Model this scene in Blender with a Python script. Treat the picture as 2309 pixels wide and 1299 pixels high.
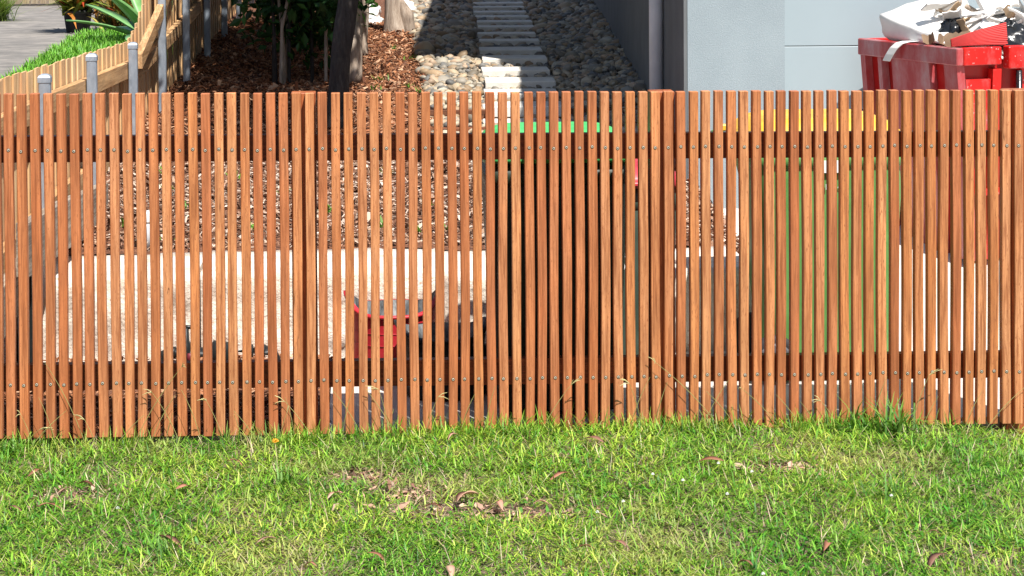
import bpy, math, random
import numpy as np
from mathutils import Matrix, Vector, noise as mnoise

for o in list(bpy.data.objects): bpy.data.objects.remove(o)
scn = bpy.context.scene
COL = scn.collection
R = math.radians

# ---------------------------------------------------------------- camera
cam = bpy.data.cameras.new('camera'); camo = bpy.data.objects.new('camera', cam); COL.objects.link(camo)
cam.sensor_width = 36.0; cam.lens = 73.28; cam.shift_y = -0.3146
cam.clip_start = 0.1; cam.clip_end = 1500
camo.matrix_world = (Matrix.Translation((0, -7.61, 1.906)) @ Matrix.Rotation(R(-4.0), 4, 'Z')
                     @ Matrix.Rotation(R(90 - 1.5), 4, 'X') @ Matrix.Rotation(R(-0.3), 4, 'Z'))
scn.camera = camo

# ---------------------------------------------------------------- sky and sun
SUN = Vector((0.45, -1.0, 1.8)).normalized()
w = bpy.data.worlds.new('World'); scn.world = w; w.use_nodes = True
nt = w.node_tree; nt.nodes.clear()
sky = nt.nodes.new('ShaderNodeTexSky'); sky.sky_type = 'NISHITA'; sky.sun_disc = False
sky.sun_elevation = math.asin(SUN.z); sky.sun_rotation = math.atan2(SUN.x, SUN.y)
bg = nt.nodes.new('ShaderNodeBackground'); bg.inputs[1].default_value = 0.072
out = nt.nodes.new('ShaderNodeOutputWorld')
nt.links.new(sky.outputs[0], bg.inputs[0]); nt.links.new(bg.outputs[0], out.inputs[0])
sl = bpy.data.lights.new('sun', 'SUN'); sl.energy = 4.6; sl.angle = R(0.5); sl.color = (1.0, 0.955, 0.89)
so = bpy.data.objects.new('sun', sl); COL.objects.link(so)
so.rotation_euler = (-SUN).to_track_quat('-Z', 'Y').to_euler(); so.location = (3, -8, 12)

vs = scn.view_settings
vs.view_transform = 'Standard'; vs.look = 'None'; vs.exposure = 0.9; vs.gamma = 1.0
try: vs.use_curve_mapping = False
except Exception: pass
scn.render.resolution_x = 1024; scn.render.resolution_y = 576

rng = np.random.default_rng(7); random.seed(7)

# ---------------------------------------------------------------- materials
class NT:
    def __init__(s, name):
        s.m = bpy.data.materials.new(name); s.m.use_nodes = True
        s.t = s.m.node_tree; s.t.nodes.clear()
        s.out = s.n('ShaderNodeOutputMaterial'); s.b = s.n('ShaderNodeBsdfPrincipled')
        s.l(s.b.outputs[0], s.out.inputs[0])
    def n(s, k, **kw):
        x = s.t.nodes.new(k)
        for a, v in kw.items(): setattr(x, a, v)
        return x
    def l(s, a, b): s.t.links.new(a, b)
    def coord(s, kind='Object', scale=(1, 1, 1), rnd=False):
        tc = s.n('ShaderNodeTexCoord'); mp = s.n('ShaderNodeMapping'); mp.inputs[3].default_value = scale
        if rnd:
            oi = s.n('ShaderNodeObjectInfo'); ml = s.n('ShaderNodeMath', operation='MULTIPLY'); ml.inputs[1].default_value = 37.0
            s.l(oi.outputs['Random'], ml.inputs[0])
            va = s.n('ShaderNodeVectorMath', operation='ADD'); s.l(tc.outputs[kind], va.inputs[0]); s.l(ml.outputs[0], va.inputs[1])
            s.l(va.outputs[0], mp.inputs[0])
        else: s.l(tc.outputs[kind], mp.inputs[0])
        return mp.outputs[0]
    def noise(s, co, scale, detail=4, rough=0.55, dist=0.0):
        x = s.n('ShaderNodeTexNoise'); x.inputs['Scale'].default_value = scale; x.inputs['Detail'].default_value = detail
        x.inputs['Roughness'].default_value = rough; x.inputs['Distortion'].default_value = dist
        s.l(co, x.inputs['Vector']); return x.outputs[0]
    def ramp(s, fac, stops, const=False):
        r = s.n('ShaderNodeValToRGB'); e = r.color_ramp.elements
        if const: r.color_ramp.interpolation = 'CONSTANT'
        while len(e) > 1: e.remove(e[-1])
        e[0].position = stops[0][0]; e[0].color = (*stops[0][1], 1)
        for p, c in stops[1:]:
            q = e.new(p); q.color = (*c, 1)
        s.l(fac, r.inputs[0]); return r.outputs[0]
    def mix(s, a, b, fac, mode='MIX'):
        x = s.n('ShaderNodeMix', data_type='RGBA', blend_type=mode)
        for sock, v in ((x.inputs[6], a), (x.inputs[7], b), (x.inputs[0], fac)):
            if hasattr(v, 'links'): s.l(v, sock)
            elif isinstance(v, (int, float)): sock.default_value = v
            else: sock.default_value = (*v, 1)
        return x.outputs[2]
    def bump(s, h, strength=0.3, dist=0.01):
        x = s.n('ShaderNodeBump'); x.inputs['Strength'].default_value = strength; x.inputs['Distance'].default_value = dist
        s.l(h, x.inputs['Height']); s.l(x.outputs[0], s.b.inputs['Normal'])
    def col(s, c): s.l(c, s.b.inputs['Base Color'])
    def rough(s, v): s.b.inputs['Roughness'].default_value = v

def plain(name, color, rough=0.6, metal=0.0, var=0.12, scale=20, bump=0.0, dark=None, spec=0.5):
    m = NT(name); co = m.coord()
    f = m.noise(co, scale, 5)
    d = dark or tuple(c * (1 - var * 2.2) for c in color); lt = tuple(min(1, c * (1 + var)) for c in color)
    m.col(m.ramp(f, [(0.3, d), (0.7, lt)])); m.rough(rough); m.b.inputs['Metallic'].default_value = metal
    m.b.inputs['Specular IOR Level'].default_value = spec
    if bump: m.bump(m.noise(co, scale * 4, 5), bump, 0.004)
    return m.m

def wood(name, cols, dark, grain=1.0, rough=0.6, bump=0.25, pits=False, axis='Z'):
    """cols: tones picked per piece; grain runs along axis of the object's own space"""
    m = NT(name)
    st = {'Z': (1, 1, 0.035), 'X': (0.035, 1, 1), 'Y': (1, 0.035, 1)}[axis]
    co = m.coord('Object', st, True)
    oi = m.n('ShaderNodeObjectInfo')
    base = m.ramp(oi.outputs['Random'], [(i / len(cols), c) for i, c in enumerate(cols)], True)
    g1 = m.noise(co, 130 * grain, 6, 0.68, 0.5)
    g2 = m.noise(co, 34 * grain, 4, 0.6, 1.2)
    c = m.mix(base, dark, m.ramp(g1, [(0.42, (0.85,) * 3), (0.60, (0, 0, 0))]), 'MIX')
    fac = m.ramp(g1, [(0.38, (0.8,) * 3), (0.56, (0, 0, 0))])
    c = m.mix(base, dark, fac)
    c = m.mix(c, m.mix(c, (0.66, 0.58, 0.52), 1.0, 'MULTIPLY'), m.ramp(g2, [(0.42, (0.85,) * 3), (0.62, (0, 0, 0))]))
    # slow blotches of tone along the length
    b3 = m.noise(m.coord('Object', (6, 6, 1.6) if axis == 'Z' else (1.6, 6, 6) if axis == 'X' else (6, 1.6, 6), True), 2.2, 3)
    c = m.mix(c, m.mix(c, (1.22, 1.16, 1.08), 1.0, 'MULTIPLY'), m.ramp(b3, [(0.45, (0, 0, 0)), (0.68, (0.9,) * 3)]))
    # short dark pores
    po = m.noise(m.coord('Object', (1, 1, 0.16) if axis == 'Z' else (0.12, 1, 1) if axis == 'X' else (1, 0.12, 1), True), 300 * grain, 2)
    c = m.mix(c, dark, m.ramp(po, [(0.60, (0, 0, 0)), (0.70, (0.85,) * 3)]))
    # drying checks: rare long hairline cracks
    ck = m.noise(m.coord('Object', (1, 1, 0.02) if axis == 'Z' else (0.02, 1, 1) if axis == 'X' else (1, 0.02, 1), True), 60, 1)
    cl = m.ramp(ck, [(.4965, (0, 0, 0)), (.5, (1, 1, 1)), (.5035, (0, 0, 0))])
    gate = m.ramp(m.noise(m.coord('Object', (2, 2, .9) if axis == 'Z' else (.9, 2, 2) if axis == 'X' else (2, .9, 2), True), 2.6, 2), [(.58, (0, 0, 0)), (.62, (.9,) * 3)])
    c = m.mix(c, (.05, .016, .008), m.mix(cl, gate, 1.0, 'MULTIPLY'))
    m.col(c); m.rough(rough); m.b.inputs['Specular IOR Level'].default_value = 0.3
    m.bump(g1, bump, 0.002)
    return m.m

def vcol(name, rough=0.6, trans=0.0, tcol=(1, 1, 1), spec=0.3, bump=0):
    m = NT(name); a = m.n('ShaderNodeAttribute'); a.attribute_name = 'Col'
    m.col(a.outputs['Color']); m.rough(rough); m.b.inputs['Specular IOR Level'].default_value = spec
    if bump: m.bump(m.noise(m.coord(), 90, 4), bump, 0.003)
    if trans:
        t = m.n('ShaderNodeBsdfTranslucent'); mm = m.mix(a.outputs['Color'], tcol, 1.0, 'MULTIPLY'); m.l(mm, t.inputs[0])
        x = m.n('ShaderNodeMixShader'); x.inputs[0].default_value = trans
        m.l(m.b.outputs[0], x.inputs[1]); m.l(t.outputs[0], x.inputs[2]); m.l(x.outputs[0], m.out.inputs[0])
    return m.m

M = {}
M['batten'] = wood('hardwood_batten', [(.57, .225, .092), (.63, .27, .118), (.52, .19, .078), (.60, .25, .105), (.63, .285, .13), (.56, .215, .088), (.63, .26, .10), (.51, .185, .076), (.62, .275, .128), (.59, .245, .11), (.50, .175, .074), (.65, .30, .135), (.59, .24, .092), (.54, .205, .09)],
                   (.29, .095, .036), 1.0, 0.55, 0.3)
M['rail'] = wood('hardwood_rail', [(.20, .055, .018), (.24, .066, .022)], (.08, .02, .008), 1.0, 0.5, 0.2, axis='X')
M['post'] = wood('hardwood_post', [(.42, .13, .045), (.46, .15, .055)], (.2, .05, .018), 1.0, 0.5, 0.2)
M['paling'] = wood('pine_paling', [(.72, .51, .29), (.76, .54, .30), (.66, .44, .24), (.80, .62, .39), (.70, .49, .27), (.75, .49, .28)], (.50, .31, .15), 0.5, 0.75, 0.25)
M['pinerail'] = wood('pine_rail', [(.50, .32, .16), (.56, .36, .185)], (.30, .17, .075), 0.5, 0.75, 0.25, axis='Y')
M['grey_timber'] = wood('weathered_timber', [(.34, .30, .25), (.38, .33, .27)], (.14, .12, .10), 0.6, 0.85, 0.5, axis='Y')
M['sleeper'] = wood('brown_sleeper', [(.20, .085, .045), (.24, .10, .055)], (.08, .035, .02), 0.6, 0.8, 0.4, axis='X')
M['oldpaling'] = wood('old_paling', [(.42, .36, .26), (.36, .30, .22), (.46, .40, .24)], (.2, .17, .12), 0.5, 0.85, 0.3)

m = NT('galvanised_steel'); co = m.coord('Object', (1, 1, .35))
f = m.noise(co, 26, 5, .6); m.col(m.ramp(f, [(.3, (.24, .28, .33)), (.52, (.34, .39, .45)), (.72, (.44, .49, .55))]))
m.b.inputs['Metallic'].default_value = .45; m.rough(.45); m.bump(f, .06, .002); M['galv'] = m.m
M['screw'] = plain('screw_steel', (.62, .54, .42), .45, .25, .15, 300)
M['hole'] = plain('screw_recess', (.035, .022, .015), .8)

m = NT('soil'); co = m.coord()
m.col(m.ramp(m.noise(co, 14, 8, .65), [(.3, (.05, .037, .024)), (.5, (.12, .088, .055)), (.7, (.27, .20, .14))])); m.rough(.95)
m.bump(m.noise(co, 60, 6), .7, .01); M['soil'] = m.m
m = NT('bark_mulch_bed'); co = m.coord()
m.col(m.ramp(m.noise(co, 55, 6, .7), [(.32, (.025, .011, .006)), (.5, (.13, .05, .024)), (.68, (.30, .14, .075))])); m.rough(.95)
m.bump(m.noise(co, 80, 5), .8, .015); M['mulchbed'] = m.m
m = NT('concrete'); co = m.coord()
c = m.ramp(m.noise(co, 6, 9, .62), [(.3, (.50, .47, .42)), (.7, (.66, .62, .56))])
c = m.mix(c, m.mix(c, (.78, .72, .66), 1.0, 'MULTIPLY'), m.ramp(m.noise(co, 160, 3), [(.5, (0,) * 3), (.68, (.8,) * 3)]))
m.col(c); m.rough(.85); m.bump(m.noise(co, 180, 4), .25, .003); M['concrete'] = m.m
m = NT('old_concrete'); co = m.coord('Object', (1, 1.6, 1))
c = m.ramp(m.noise(co, 3.0, 10, .68), [(.3, (.10, .094, .087)), (.5, (.18, .166, .15)), (.68, (.29, .26, .23))])
m.col(c); m.rough(.9); m.bump(m.noise(co, 70, 5), .4, .005); M['oldconcrete'] = m.m
m = NT('sandstone'); co = m.coord()
c = m.ramp(m.noise(co, 5, 8, .6), [(.28, (.58, .45, .35)), (.48, (.76, .66, .55)), (.7, (.86, .79, .70))])
c = m.mix(c, (.42, .24, .15), m.ramp(m.noise(co, 38, 5, .65), [(.58, (0,) * 3), (.70, (.75,) * 3)]))
m.col(c); m.rough(.92); m.bump(m.noise(co, 55, 8, .7), .9, .012); M['sandstone'] = m.m
m = NT('limestone_paver'); co = m.coord()
c = m.ramp(m.noise(co, 7, 8, .6), [(.3, (.62, .58, .51)), (.7, (.78, .74, .67))]); m.col(c); m.rough(.85)
m.bump(m.noise(co, 90, 5), .3, .004); M['paver'] = m.m
m = NT('cement_render'); co = m.coord()
c = m.ramp(m.noise(co, 120, 5, .7), [(.3, (.245, .297, .32)), (.7, (.315, .372, .40))])
c = m.mix(c, m.mix(c, (.88, .89, .9), 1.0, 'MULTIPLY'), m.ramp(m.noise(co, 2.2, 4), [(.4, (1,) * 3), (.65, (0,) * 3)]))
m.col(c); m.rough(.9); m.bump(m.noise(co, 170, 4), .5, .004); M['render'] = m.m
M['darkwall'] = plain('charcoal_paint', (.135, .145, .15), .85, 0, .1, 3, .15)
M['garage'] = plain('garage_door_paint', (.318, .385, .415), .5, 0, .03, 1.5)
M['pvcgrey'] = plain('downpipe_paint', (.78, .79, .82), .5, 0, .06, 6)
M['roof'] = plain('roof_metal', (.12, .12, .13), .5, .3)
M['white_pvc'] = plain('white_pvc', (.72, .72, .71), .4, 0, .04, 9)
M['grey_pvc'] = plain('grey_pvc', (.45, .46, .47), .4, 0, .05, 9)
M['blackpoly'] = plain('black_poly', (.014, .017, .017), .42, 0, .15, 30)
M['red_trim'] = plain('dark_red_plastic', (.17, .02, .03), .5)
def plastic(name, c, r=.45):
    m = NT(name); co = m.coord()
    f = m.noise(co, 9, 6, .6); m.col(m.mix(c, tuple(min(1, x * 1.25 + .012) for x in c), m.ramp(f, [(.42, (0,) * 3), (.7, (1,) * 3)])))
    m.rough(r); m.bump(m.noise(co, 260, 3), .12, .002); return m.m
M['bin_green'] = plastic('mid_green_plastic', (.105, .27, .068), .5)
M['bin_dark'] = plastic('dark_green_plastic', (.012, .022, .010), .5)
M['bin_olive'] = plastic('grey_green_plastic', (.035, .058, .042), .5)
M['lid_yellow'] = plastic('yellow_plastic', (.66, .38, .03), .45)
M['lid_lime'] = plastic('bright_green_plastic', (.06, .43, .11), .45)
M['lid_red'] = plastic('red_plastic', (.50, .035, .05), .45)
M['tub_red'] = plastic('red_rubber', (.42, .012, .022), .5)
M['tub_black'] = plastic('black_rubber', (.012, .012, .013), .5)
m = NT('mortar_stained'); co = m.coord('Object', (1, 1, .35)); m.col(m.ramp(m.noise(co, 26, 7, .7), [(.38, (.03, .032, .035)), (.55, (.17, .18, .185)), (.7, (.42, .42, .41))])); m.rough(.85); M['mortar'] = m.m
m = NT('skip_red_paint'); co = m.coord()
base = m.ramp(m.noise(co, 4, 6, .6), [(.3, (.50, .008, .008)), (.7, (.62, .016, .012))])
v = m.n('ShaderNodeTexVoronoi', feature='F1'); v.inputs['Scale'].default_value = 9.0; v.inputs['Randomness'].default_value = 1.0
dm = m.n('ShaderNodeVectorMath', operation='ADD'); nz = m.n('ShaderNodeTexNoise'); nz.inputs['Scale'].default_value = 14
sc_ = m.n('ShaderNodeVectorMath', operation='SCALE'); sc_.inputs['Scale'].default_value = .06
m.l(co, nz.inputs['Vector']); m.l(nz.outputs['Color'], sc_.inputs[0]); m.l(co, dm.inputs[0]); m.l(sc_.outputs[0], dm.inputs[1]); m.l(dm.outputs[0], v.inputs['Vector'])
sp = m.ramp(v.outputs['Distance'], [(.10, (.9,) * 3), (.16, (0,) * 3)])
keep = m.ramp(m.noise(co, 5, 3), [(.48, (0,) * 3), (.56, (1,) * 3)])
c = m.mix(base, (.55, .42, .40), m.mix(sp, keep, 1.0, 'MULTIPLY'))
du = m.ramp(m.noise(m.coord('Object', (1, 1, .5)), 7, 9, .7), [(.5, (0,) * 3), (.66, (.35,) * 3)])
c = m.mix(c, (.42, .23, .23), du)
v2 = m.n('ShaderNodeTexVoronoi', feature='F1'); v2.inputs['Scale'].default_value = 42.0; m.l(dm.outputs[0], v2.inputs['Vector'])
c = m.mix(c, (.6, .46, .44), m.ramp(v2.outputs['Distance'], [(.10, (.7,) * 3), (.17, (0,) * 3)]))
m.col(c); m.rough(.28); m.bump(m.noise(co, 30, 4), .06, .004); M['skip'] = m.m
m = NT('dusty_sky_maroon_paint'); co = m.coord('Object', (1, 1, .5))
c = m.ramp(m.noise(co, 6, 9, .68), [(.38, (.34, .010, .012)), (.52, (.40, .085, .09)), (.70, (.42, .24, .25))])  # mauve is dust plus sky reflection painted onto the shaded red
m.col(c); m.rough(.32); m.bump(m.noise(co, 30, 4), .08, .004); M['skip_dusty_sky'] = m.m
M['skip_side'] = plain('shaded_red_paint', (.42, .010, .010), .3, 0, .15, 5)  # darker copy of the skip red, shade of the recesses in its colour
M['rubber'] = plain('black_rubber_tyre', (.02, .02, .022), .7)
M['wheelrim'] = plain('grey_wheel', (.12, .12, .13), .5)
M['plasterboard'] = plain('white_plaster', (.74, .72, .69), .8, 0, .08, 12, .2)
M['bulkbag'] = plain('white_woven_bag', (.76, .74, .71), .75, 0, .06, 7, .25)
M['cardboard'] = plain('cardboard', (.40, .27, .16), .85, 0, .12, 10, .2)
M['dcard'] = plain('brown_cardboard', (.235, .155, .095), .85, 0, .15, 14, .2)
M['bagblack'] = plain('black_plastic_bag', (.013, .014, .016), .25, 0, .1, 20, .2)
M['redfoil'] = plain('red_corrugated_sheet', (.60, .045, .04), .5, 0, .06, 9)
m = NT('tree_bark'); co = m.coord('Object', (1, 1, .22)); f = m.noise(co, 40, 8, .7)
m.col(m.ramp(f, [(.3, (.012, .009, .008)), (.5, (.04, .031, .027)), (.72, (.09, .075, .065))])); m.rough(.95); m.bump(f, 1.0, .02); M['bark'] = m.m
m = NT('pale_bark'); co = m.coord('Object', (1, 1, .18)); f = m.noise(co, 30, 8, .7)
m.col(m.ramp(f, [(.3, (.13, .095, .07)), (.5, (.34, .265, .205)), (.72, (.52, .44, .36))])); m.rough(.95); m.bump(f, .8, .015); M['palebark'] = m.m
M['leaf'] = vcol('leaf', .5, .3, (1.1, 1.3, .5)); M['grass'] = vcol('grass_blade', .5, .26, (1.15, 1.25, .6), .35)
M['chip'] = vcol('bark_chip', .85, 0, spec=.15); M['stone'] = vcol('river_stone', .6, 0, spec=.35, bump=.25)
M['gum'] = vcol('dry_gum_leaf', .55, .12, (1.1, .8, .6), .35)
M['pot'] = plain('black_plastic_pot', (.016, .017, .018), .4)
M['letter'] = plain('white_print', (.78, .78, .76), .6, 0, .02)
m = NT('river_stone_piece'); oi = m.n('ShaderNodeObjectInfo')
c = m.ramp(oi.outputs['Random'], [(0, (.30, .29, .275)), (.2, (.44, .38, .30)), (.4, (.21, .215, .22)), (.6, (.50, .45, .38)), (.8, (.35, .28, .21)), (1, (.40, .39, .36))])
co = m.coord(rnd=True); c = m.mix(c, m.mix(c, (.72, .70, .68), 1., 'MULTIPLY'), m.ramp(m.noise(co, 25, 5), [(.42, (0,) * 3), (.65, (1,) * 3)]))
m.col(c); m.rough(.6); m.bump(m.noise(co, 90, 4), .25, .003); M['stonepiece'] = m.m

# ---------------------------------------------------------------- mesh helpers
class MB:
    def __init__(s): s.v = []; s.f = []; s.mi = []; s.smooth = []
    def add(s, vs, fs, mi=0, sm=False):
        o = len(s.v); s.v += [tuple(x) for x in vs]; s.f += [tuple(i + o for i in f) for f in fs]
        s.mi += [mi] * len(fs); s.smooth += [sm] * len(fs); return s
    def box(s, x0, x1, y0, y1, z0, z1, mi=0, ch=0.0, T=None):
        if ch <= 0:
            vs = [(x, y, z) for z in (z0, z1) for y in (y0, y1) for x in (x0, x1)]
            fs = [(0, 2, 3, 1), (4, 5, 7, 6), (0, 1, 5, 4), (2, 6, 7, 3), (0, 4, 6, 2), (1, 3, 7, 5)]
        else:   # chamfered: rings of a rounded square along z
            vs = []; c = ch
            def ring(i, z): return [(x0 + c + i, y0 + i, z), (x1 - c - i, y0 + i, z), (x1 - i, y0 + c + i, z), (x1 - i, y1 - c - i, z),
                                    (x1 - c - i, y1 - i, z), (x0 + c + i, y1 - i, z), (x0 + i, y1 - c - i, z), (x0 + i, y0 + c + i, z)]
            for i, z in ((c * .8, z0), (0, z0 + c), (0, z1 - c), (c * .8, z1)): vs += ring(i, z)
            fs = [tuple(range(7, -1, -1)), tuple(range(24, 32))]
            for r in range(3):
                for k in range(8):
                    a = r * 8 + k; b = r * 8 + (k + 1) % 8; fs.append((a, b, b + 8, a + 8))
        if T is not None: vs = [T @ Vector(p) for p in vs]
        return s.add(vs, fs, mi)
    def loft(s, rings, mi=0, sm=True, cap0=True, cap1=True, closed=True):
        n = len(rings[0]); vs = [p for r in rings for p in r]; fs = []
        for r in range(len(rings) - 1):
            for k in range(n if closed else n - 1):
                a = r * n + k; b = r * n + (k + 1) % n; fs.append((a, b, b + n, a + n))
        s.add(vs, fs, mi, sm)
        o = len(s.v) - len(vs)
        if cap0: s.f.append(tuple(o + i for i in range(n - 1, -1, -1))); s.mi.append(mi); s.smooth.append(False)
        if cap1: s.f.append(tuple(o + (len(rings) - 1) * n + i for i in range(n))); s.mi.append(mi); s.smooth.append(False)
        return s
    def tube(s, pts, rad, n=10, mi=0, sm=True):
        pts = [Vector(p) for p in pts]; rad = rad if isinstance(rad, (list, tuple)) else [rad] * len(pts)
        rings = []; up = None
        for i, p in enumerate(pts):
            t = (pts[min(i + 1, len(pts) - 1)] - pts[max(i - 1, 0)]).normalized()
            if up is None: up = Vector((0, 0, 1)) if abs(t.z) < .9 else Vector((1, 0, 0))
            a = t.cross(up).normalized(); b = t.cross(a).normalized(); up = -b if False else up
            rings.append([p + (a * math.cos(2 * math.pi * k / n) + b * math.sin(2 * math.pi * k / n)) * rad[i] for k in range(n)])
        # orientation: make faces point out
        rings = [list(reversed(r)) for r in rings]
        return s.loft(rings, mi, sm)
    def lathe(s, prof, n=24, mi=0, c=(0, 0, 0), sm=True, cap0=True, cap1=True):
        rings = [[(c[0] + r * math.cos(2 * math.pi * k / n), c[1] + r * math.sin(2 * math.pi * k / n), c[2] + z) for k in range(n)] for r, z in prof]
        return s.loft(rings, mi, sm, cap0, cap1)
    def mesh(s, name, mats):
        me = bpy.data.meshes.new(name); me.from_pydata(s.v, [], s.f)
        for mt in (mats if isinstance(mats, (list, tuple)) else [mats]): me.materials.append(mt)
        me.polygons.foreach_set('material_index', s.mi); me.polygons.foreach_set('use_smooth', s.smooth); me.update()
        return me
    def build(s, name, mats, parent=None, loc=None, rot=None):
        return obj(name, s.mesh(name, mats), parent, loc, rot)

def obj(name, me, parent=None, loc=None, rot=None):
    o = bpy.data.objects.new(name, me); COL.objects.link(o)
    if parent is not None: o.parent = parent
    if loc is not None: o.location = loc
    if rot is not None: o.rotation_euler = rot
    return o
def tag(o, label=None, cat=None, group=None, kind=None):
    if label: o['label'] = label
    if cat: o['category'] = cat
    if group: o['group'] = group
    if kind: o['kind'] = kind
    return o
def empty(name, loc, rz=0.0):
    o = bpy.data.objects.new(name, None); COL.objects.link(o); o.location = loc; o.rotation_euler = (0, 0, rz); o.empty_display_size = .1
    return o

def npmesh(name, V, Q, mat, colr=None, smooth=False):
    """V (n,3), Q (m,4) or (m,3) faces"""
    V = np.asarray(V, np.float32); Q = np.asarray(Q, np.int32); k = Q.shape[1]
    me = bpy.data.meshes.new(name)
    me.vertices.add(len(V)); me.vertices.foreach_set('co', V.ravel())
    me.loops.add(Q.size); me.loops.foreach_set('vertex_index', Q.ravel())
    me.polygons.add(len(Q)); me.polygons.foreach_set('loop_start', np.arange(0, Q.size, k, dtype=np.int32))
    me.polygons.foreach_set('use_smooth', np.full(len(Q), smooth))
    me.update(calc_edges=True)
    if colr is not None:
        a = me.color_attributes.new('Col', 'FLOAT_COLOR', 'POINT')
        c4 = np.ones((len(V), 4), np.float32); c4[:, :3] = colr; a.data.foreach_set('color', c4.ravel())
    me.materials.append(mat); return me
def rotm(yaw, pitch, roll):
    cy, sy, cp, sp, cr, sr = np.cos(yaw), np.sin(yaw), np.cos(pitch), np.sin(pitch), np.cos(roll), np.sin(roll)
    Rm = np.empty((len(yaw), 3, 3))
    Rm[:, 0, 0] = cy * cp; Rm[:, 0, 1] = cy * sp * sr - sy * cr; Rm[:, 0, 2] = cy * sp * cr + sy * sr
    Rm[:, 1, 0] = sy * cp; Rm[:, 1, 1] = sy * sp * sr + cy * cr; Rm[:, 1, 2] = sy * sp * cr - cy * sr
    Rm[:, 2, 0] = -sp; Rm[:, 2, 1] = cp * sr; Rm[:, 2, 2] = cp * cr
    return Rm
def scatter(protoV, protoF, pos, Rm, scale):
    protoV = np.asarray(protoV, float); protoF = np.asarray(protoF)
    n, k = len(pos), len(protoV)
    V = np.einsum('nij,nkj->nki', Rm, protoV[None] * scale[:, None, :]) + pos[:, None, :]
    F_ = protoF[None] + (np.arange(n) * k)[:, None, None]
    return V.reshape(-1, 3), F_.reshape(-1, protoF.shape[1])
def palette(n, cols, jit=.12):
    cols = np.asarray(cols); i = rng.integers(0, len(cols), n)
    return np.clip(cols[i] * (1 + rng.normal(0, jit, (n, 1))), .003, .95)
def vnoise(x, y, s, seed=0.0):
    x = np.asarray(x, float).ravel(); y = np.asarray(y, float).ravel()
    return np.array([mnoise.noise(Vector((a * s + seed, b * s - seed * 1.7, seed))) for a, b in zip(x, y)])
def sheet(name, xs, ys, zf, mat):
    X, Yy = np.meshgrid(xs, ys); Zz = zf(X, Yy); nx, ny = len(xs), len(ys)
    V = np.stack([X, Yy, Zz], -1).reshape(-1, 3)
    i = np.arange(nx * ny).reshape(ny, nx)
    Q = np.stack([i[:-1, :-1], i[:-1, 1:], i[1:, 1:], i[1:, :-1]], -1).reshape(-1, 4)
    return obj(name, npmesh(name, V, Q, mat, smooth=True))

def gz(d):
    """height of the back garden at distance d behind the slat fence"""
    d = np.asarray(d, float)
    return np.where(d < 2.6, .385 + (d - 1.9) * .11, .42 + .048 * (d - 1.7))
def dz(d): return np.interp(d, [-1, .9, 2.6, 4.4, 8], [-.03, -.025, .09, .44, .5])     # driveway profile

# ================================================================ SETTING
g = sheet('ground', np.linspace(-300, 300, 13), np.linspace(-300, 300, 13), lambda x, y: np.full(x.shape, -.45), M['soil'])
tag(g, 'bare earth stretching out around the property', 'ground', kind='structure')

def lawn_z(x, y):
    x = np.asarray(x, float); y = np.asarray(y, float); sh = x.shape
    n = vnoise(x, y, 1.3, 3.1).reshape(sh) * .022 + vnoise(x, y, 4.5, 9.2).reshape(sh) * .008
    edge = np.interp(x, [-3, -1.3, -.3, .3, 1.5, 2.1, 2.35, 2.6, 6], [-.045, -.043, -.03, -.014, -.016, -.03, -.065, -.08, -.08])
    return edge + n * np.clip(-y * 1.5 + .25, .25, 1) + np.clip(-y, 0, 8) * -.018
lawn = sheet('verge_lawn_soil', np.concatenate([np.linspace(-12, -2.2, 14), np.linspace(-2, 3.2, 90), np.linspace(3.4, 14, 14)]),
             np.concatenate([np.linspace(-14, -2.6, 14), np.linspace(-2.4, .128, 50)]), lawn_z, M['soil'])
tag(lawn, 'sandy brown soil of the street verge under the grass', 'soil', kind='structure')

sl_ = sheet('side_strip_soil', np.linspace(-3.2, -.16, 20), np.linspace(.131, 1.36, 16), lambda x, y: -.075 + .075 * np.clip(y / 1.3, 0, 1) + vnoise(x, y, 4, 1.).reshape(x.shape) * .012, M['mulchbed'])
tag(sl_, 'shaded earth strip between slat fence and sandstone wall', 'soil', kind='structure')
mb = MB(); xs = [-.155, 1.9, 7.5]
X0, X1 = -.155, 7.5
ds_ = [.131, .5, .9, 1.28]
mb.loft([[(x, d, float(dz(d))) for x in (X0, X1)] + [(X1, d, -.4), (X0, d, -.4)] for d in ds_], 0, False)
tag(mb.build('concrete_slab', M['concrete']), 'pale concrete slab under the wheelie bins behind the slat fence', 'slab', kind='structure')
mb = MB(); mb.loft([[(x, d, float(dz(d))) for x in (1.70, 7.5)] + [(7.5, d, -.4), (1.70, d, -.4)] for d in (1.284, 1.9, 2.6, 3.4, 4.6)], 0, False)
tag(mb.build('driveway', M['concrete']), 'white sunlit concrete driveway rising to the garage door', 'driveway', kind='structure')

bed = sheet('mulch_bed', np.linspace(-1.55, 1.78, 40), np.concatenate([np.linspace(1.86, 5, 40), np.linspace(5.2, 30, 40)]),
            lambda x, y: gz(y) - .015 + vnoise(x, y, 3, 5.).reshape(x.shape) * .02 - np.clip(x - 1.45, 0, 1) * .28 - np.where((x > .36) & (y > 4.7), .12, 0), M['mulchbed'])
tag(bed, 'sloping garden bed of reddish brown bark mulch behind the sandstone blocks', 'garden bed', kind='structure')

def stepz(d):
    d = np.asarray(d, float)
    return np.where(d > 5.86, gz(d), np.where(d > 5.30, gz(5.86) - .055, gz(5.86) - .105))
gb = sheet('gravel_bed', np.linspace(.38, 2.3, 16), np.concatenate([[4.72, 5.299, 5.301, 5.859, 5.861], np.linspace(6, 17, 30)]), lambda x, y: stepz(y) - .02, plain('gravel_base', (.10, .09, .08), .95, 0, .3, 40, .6))
tag(gb, 'grey and tan river stone gravel beside the house wall', 'gravel', kind='structure')

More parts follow.
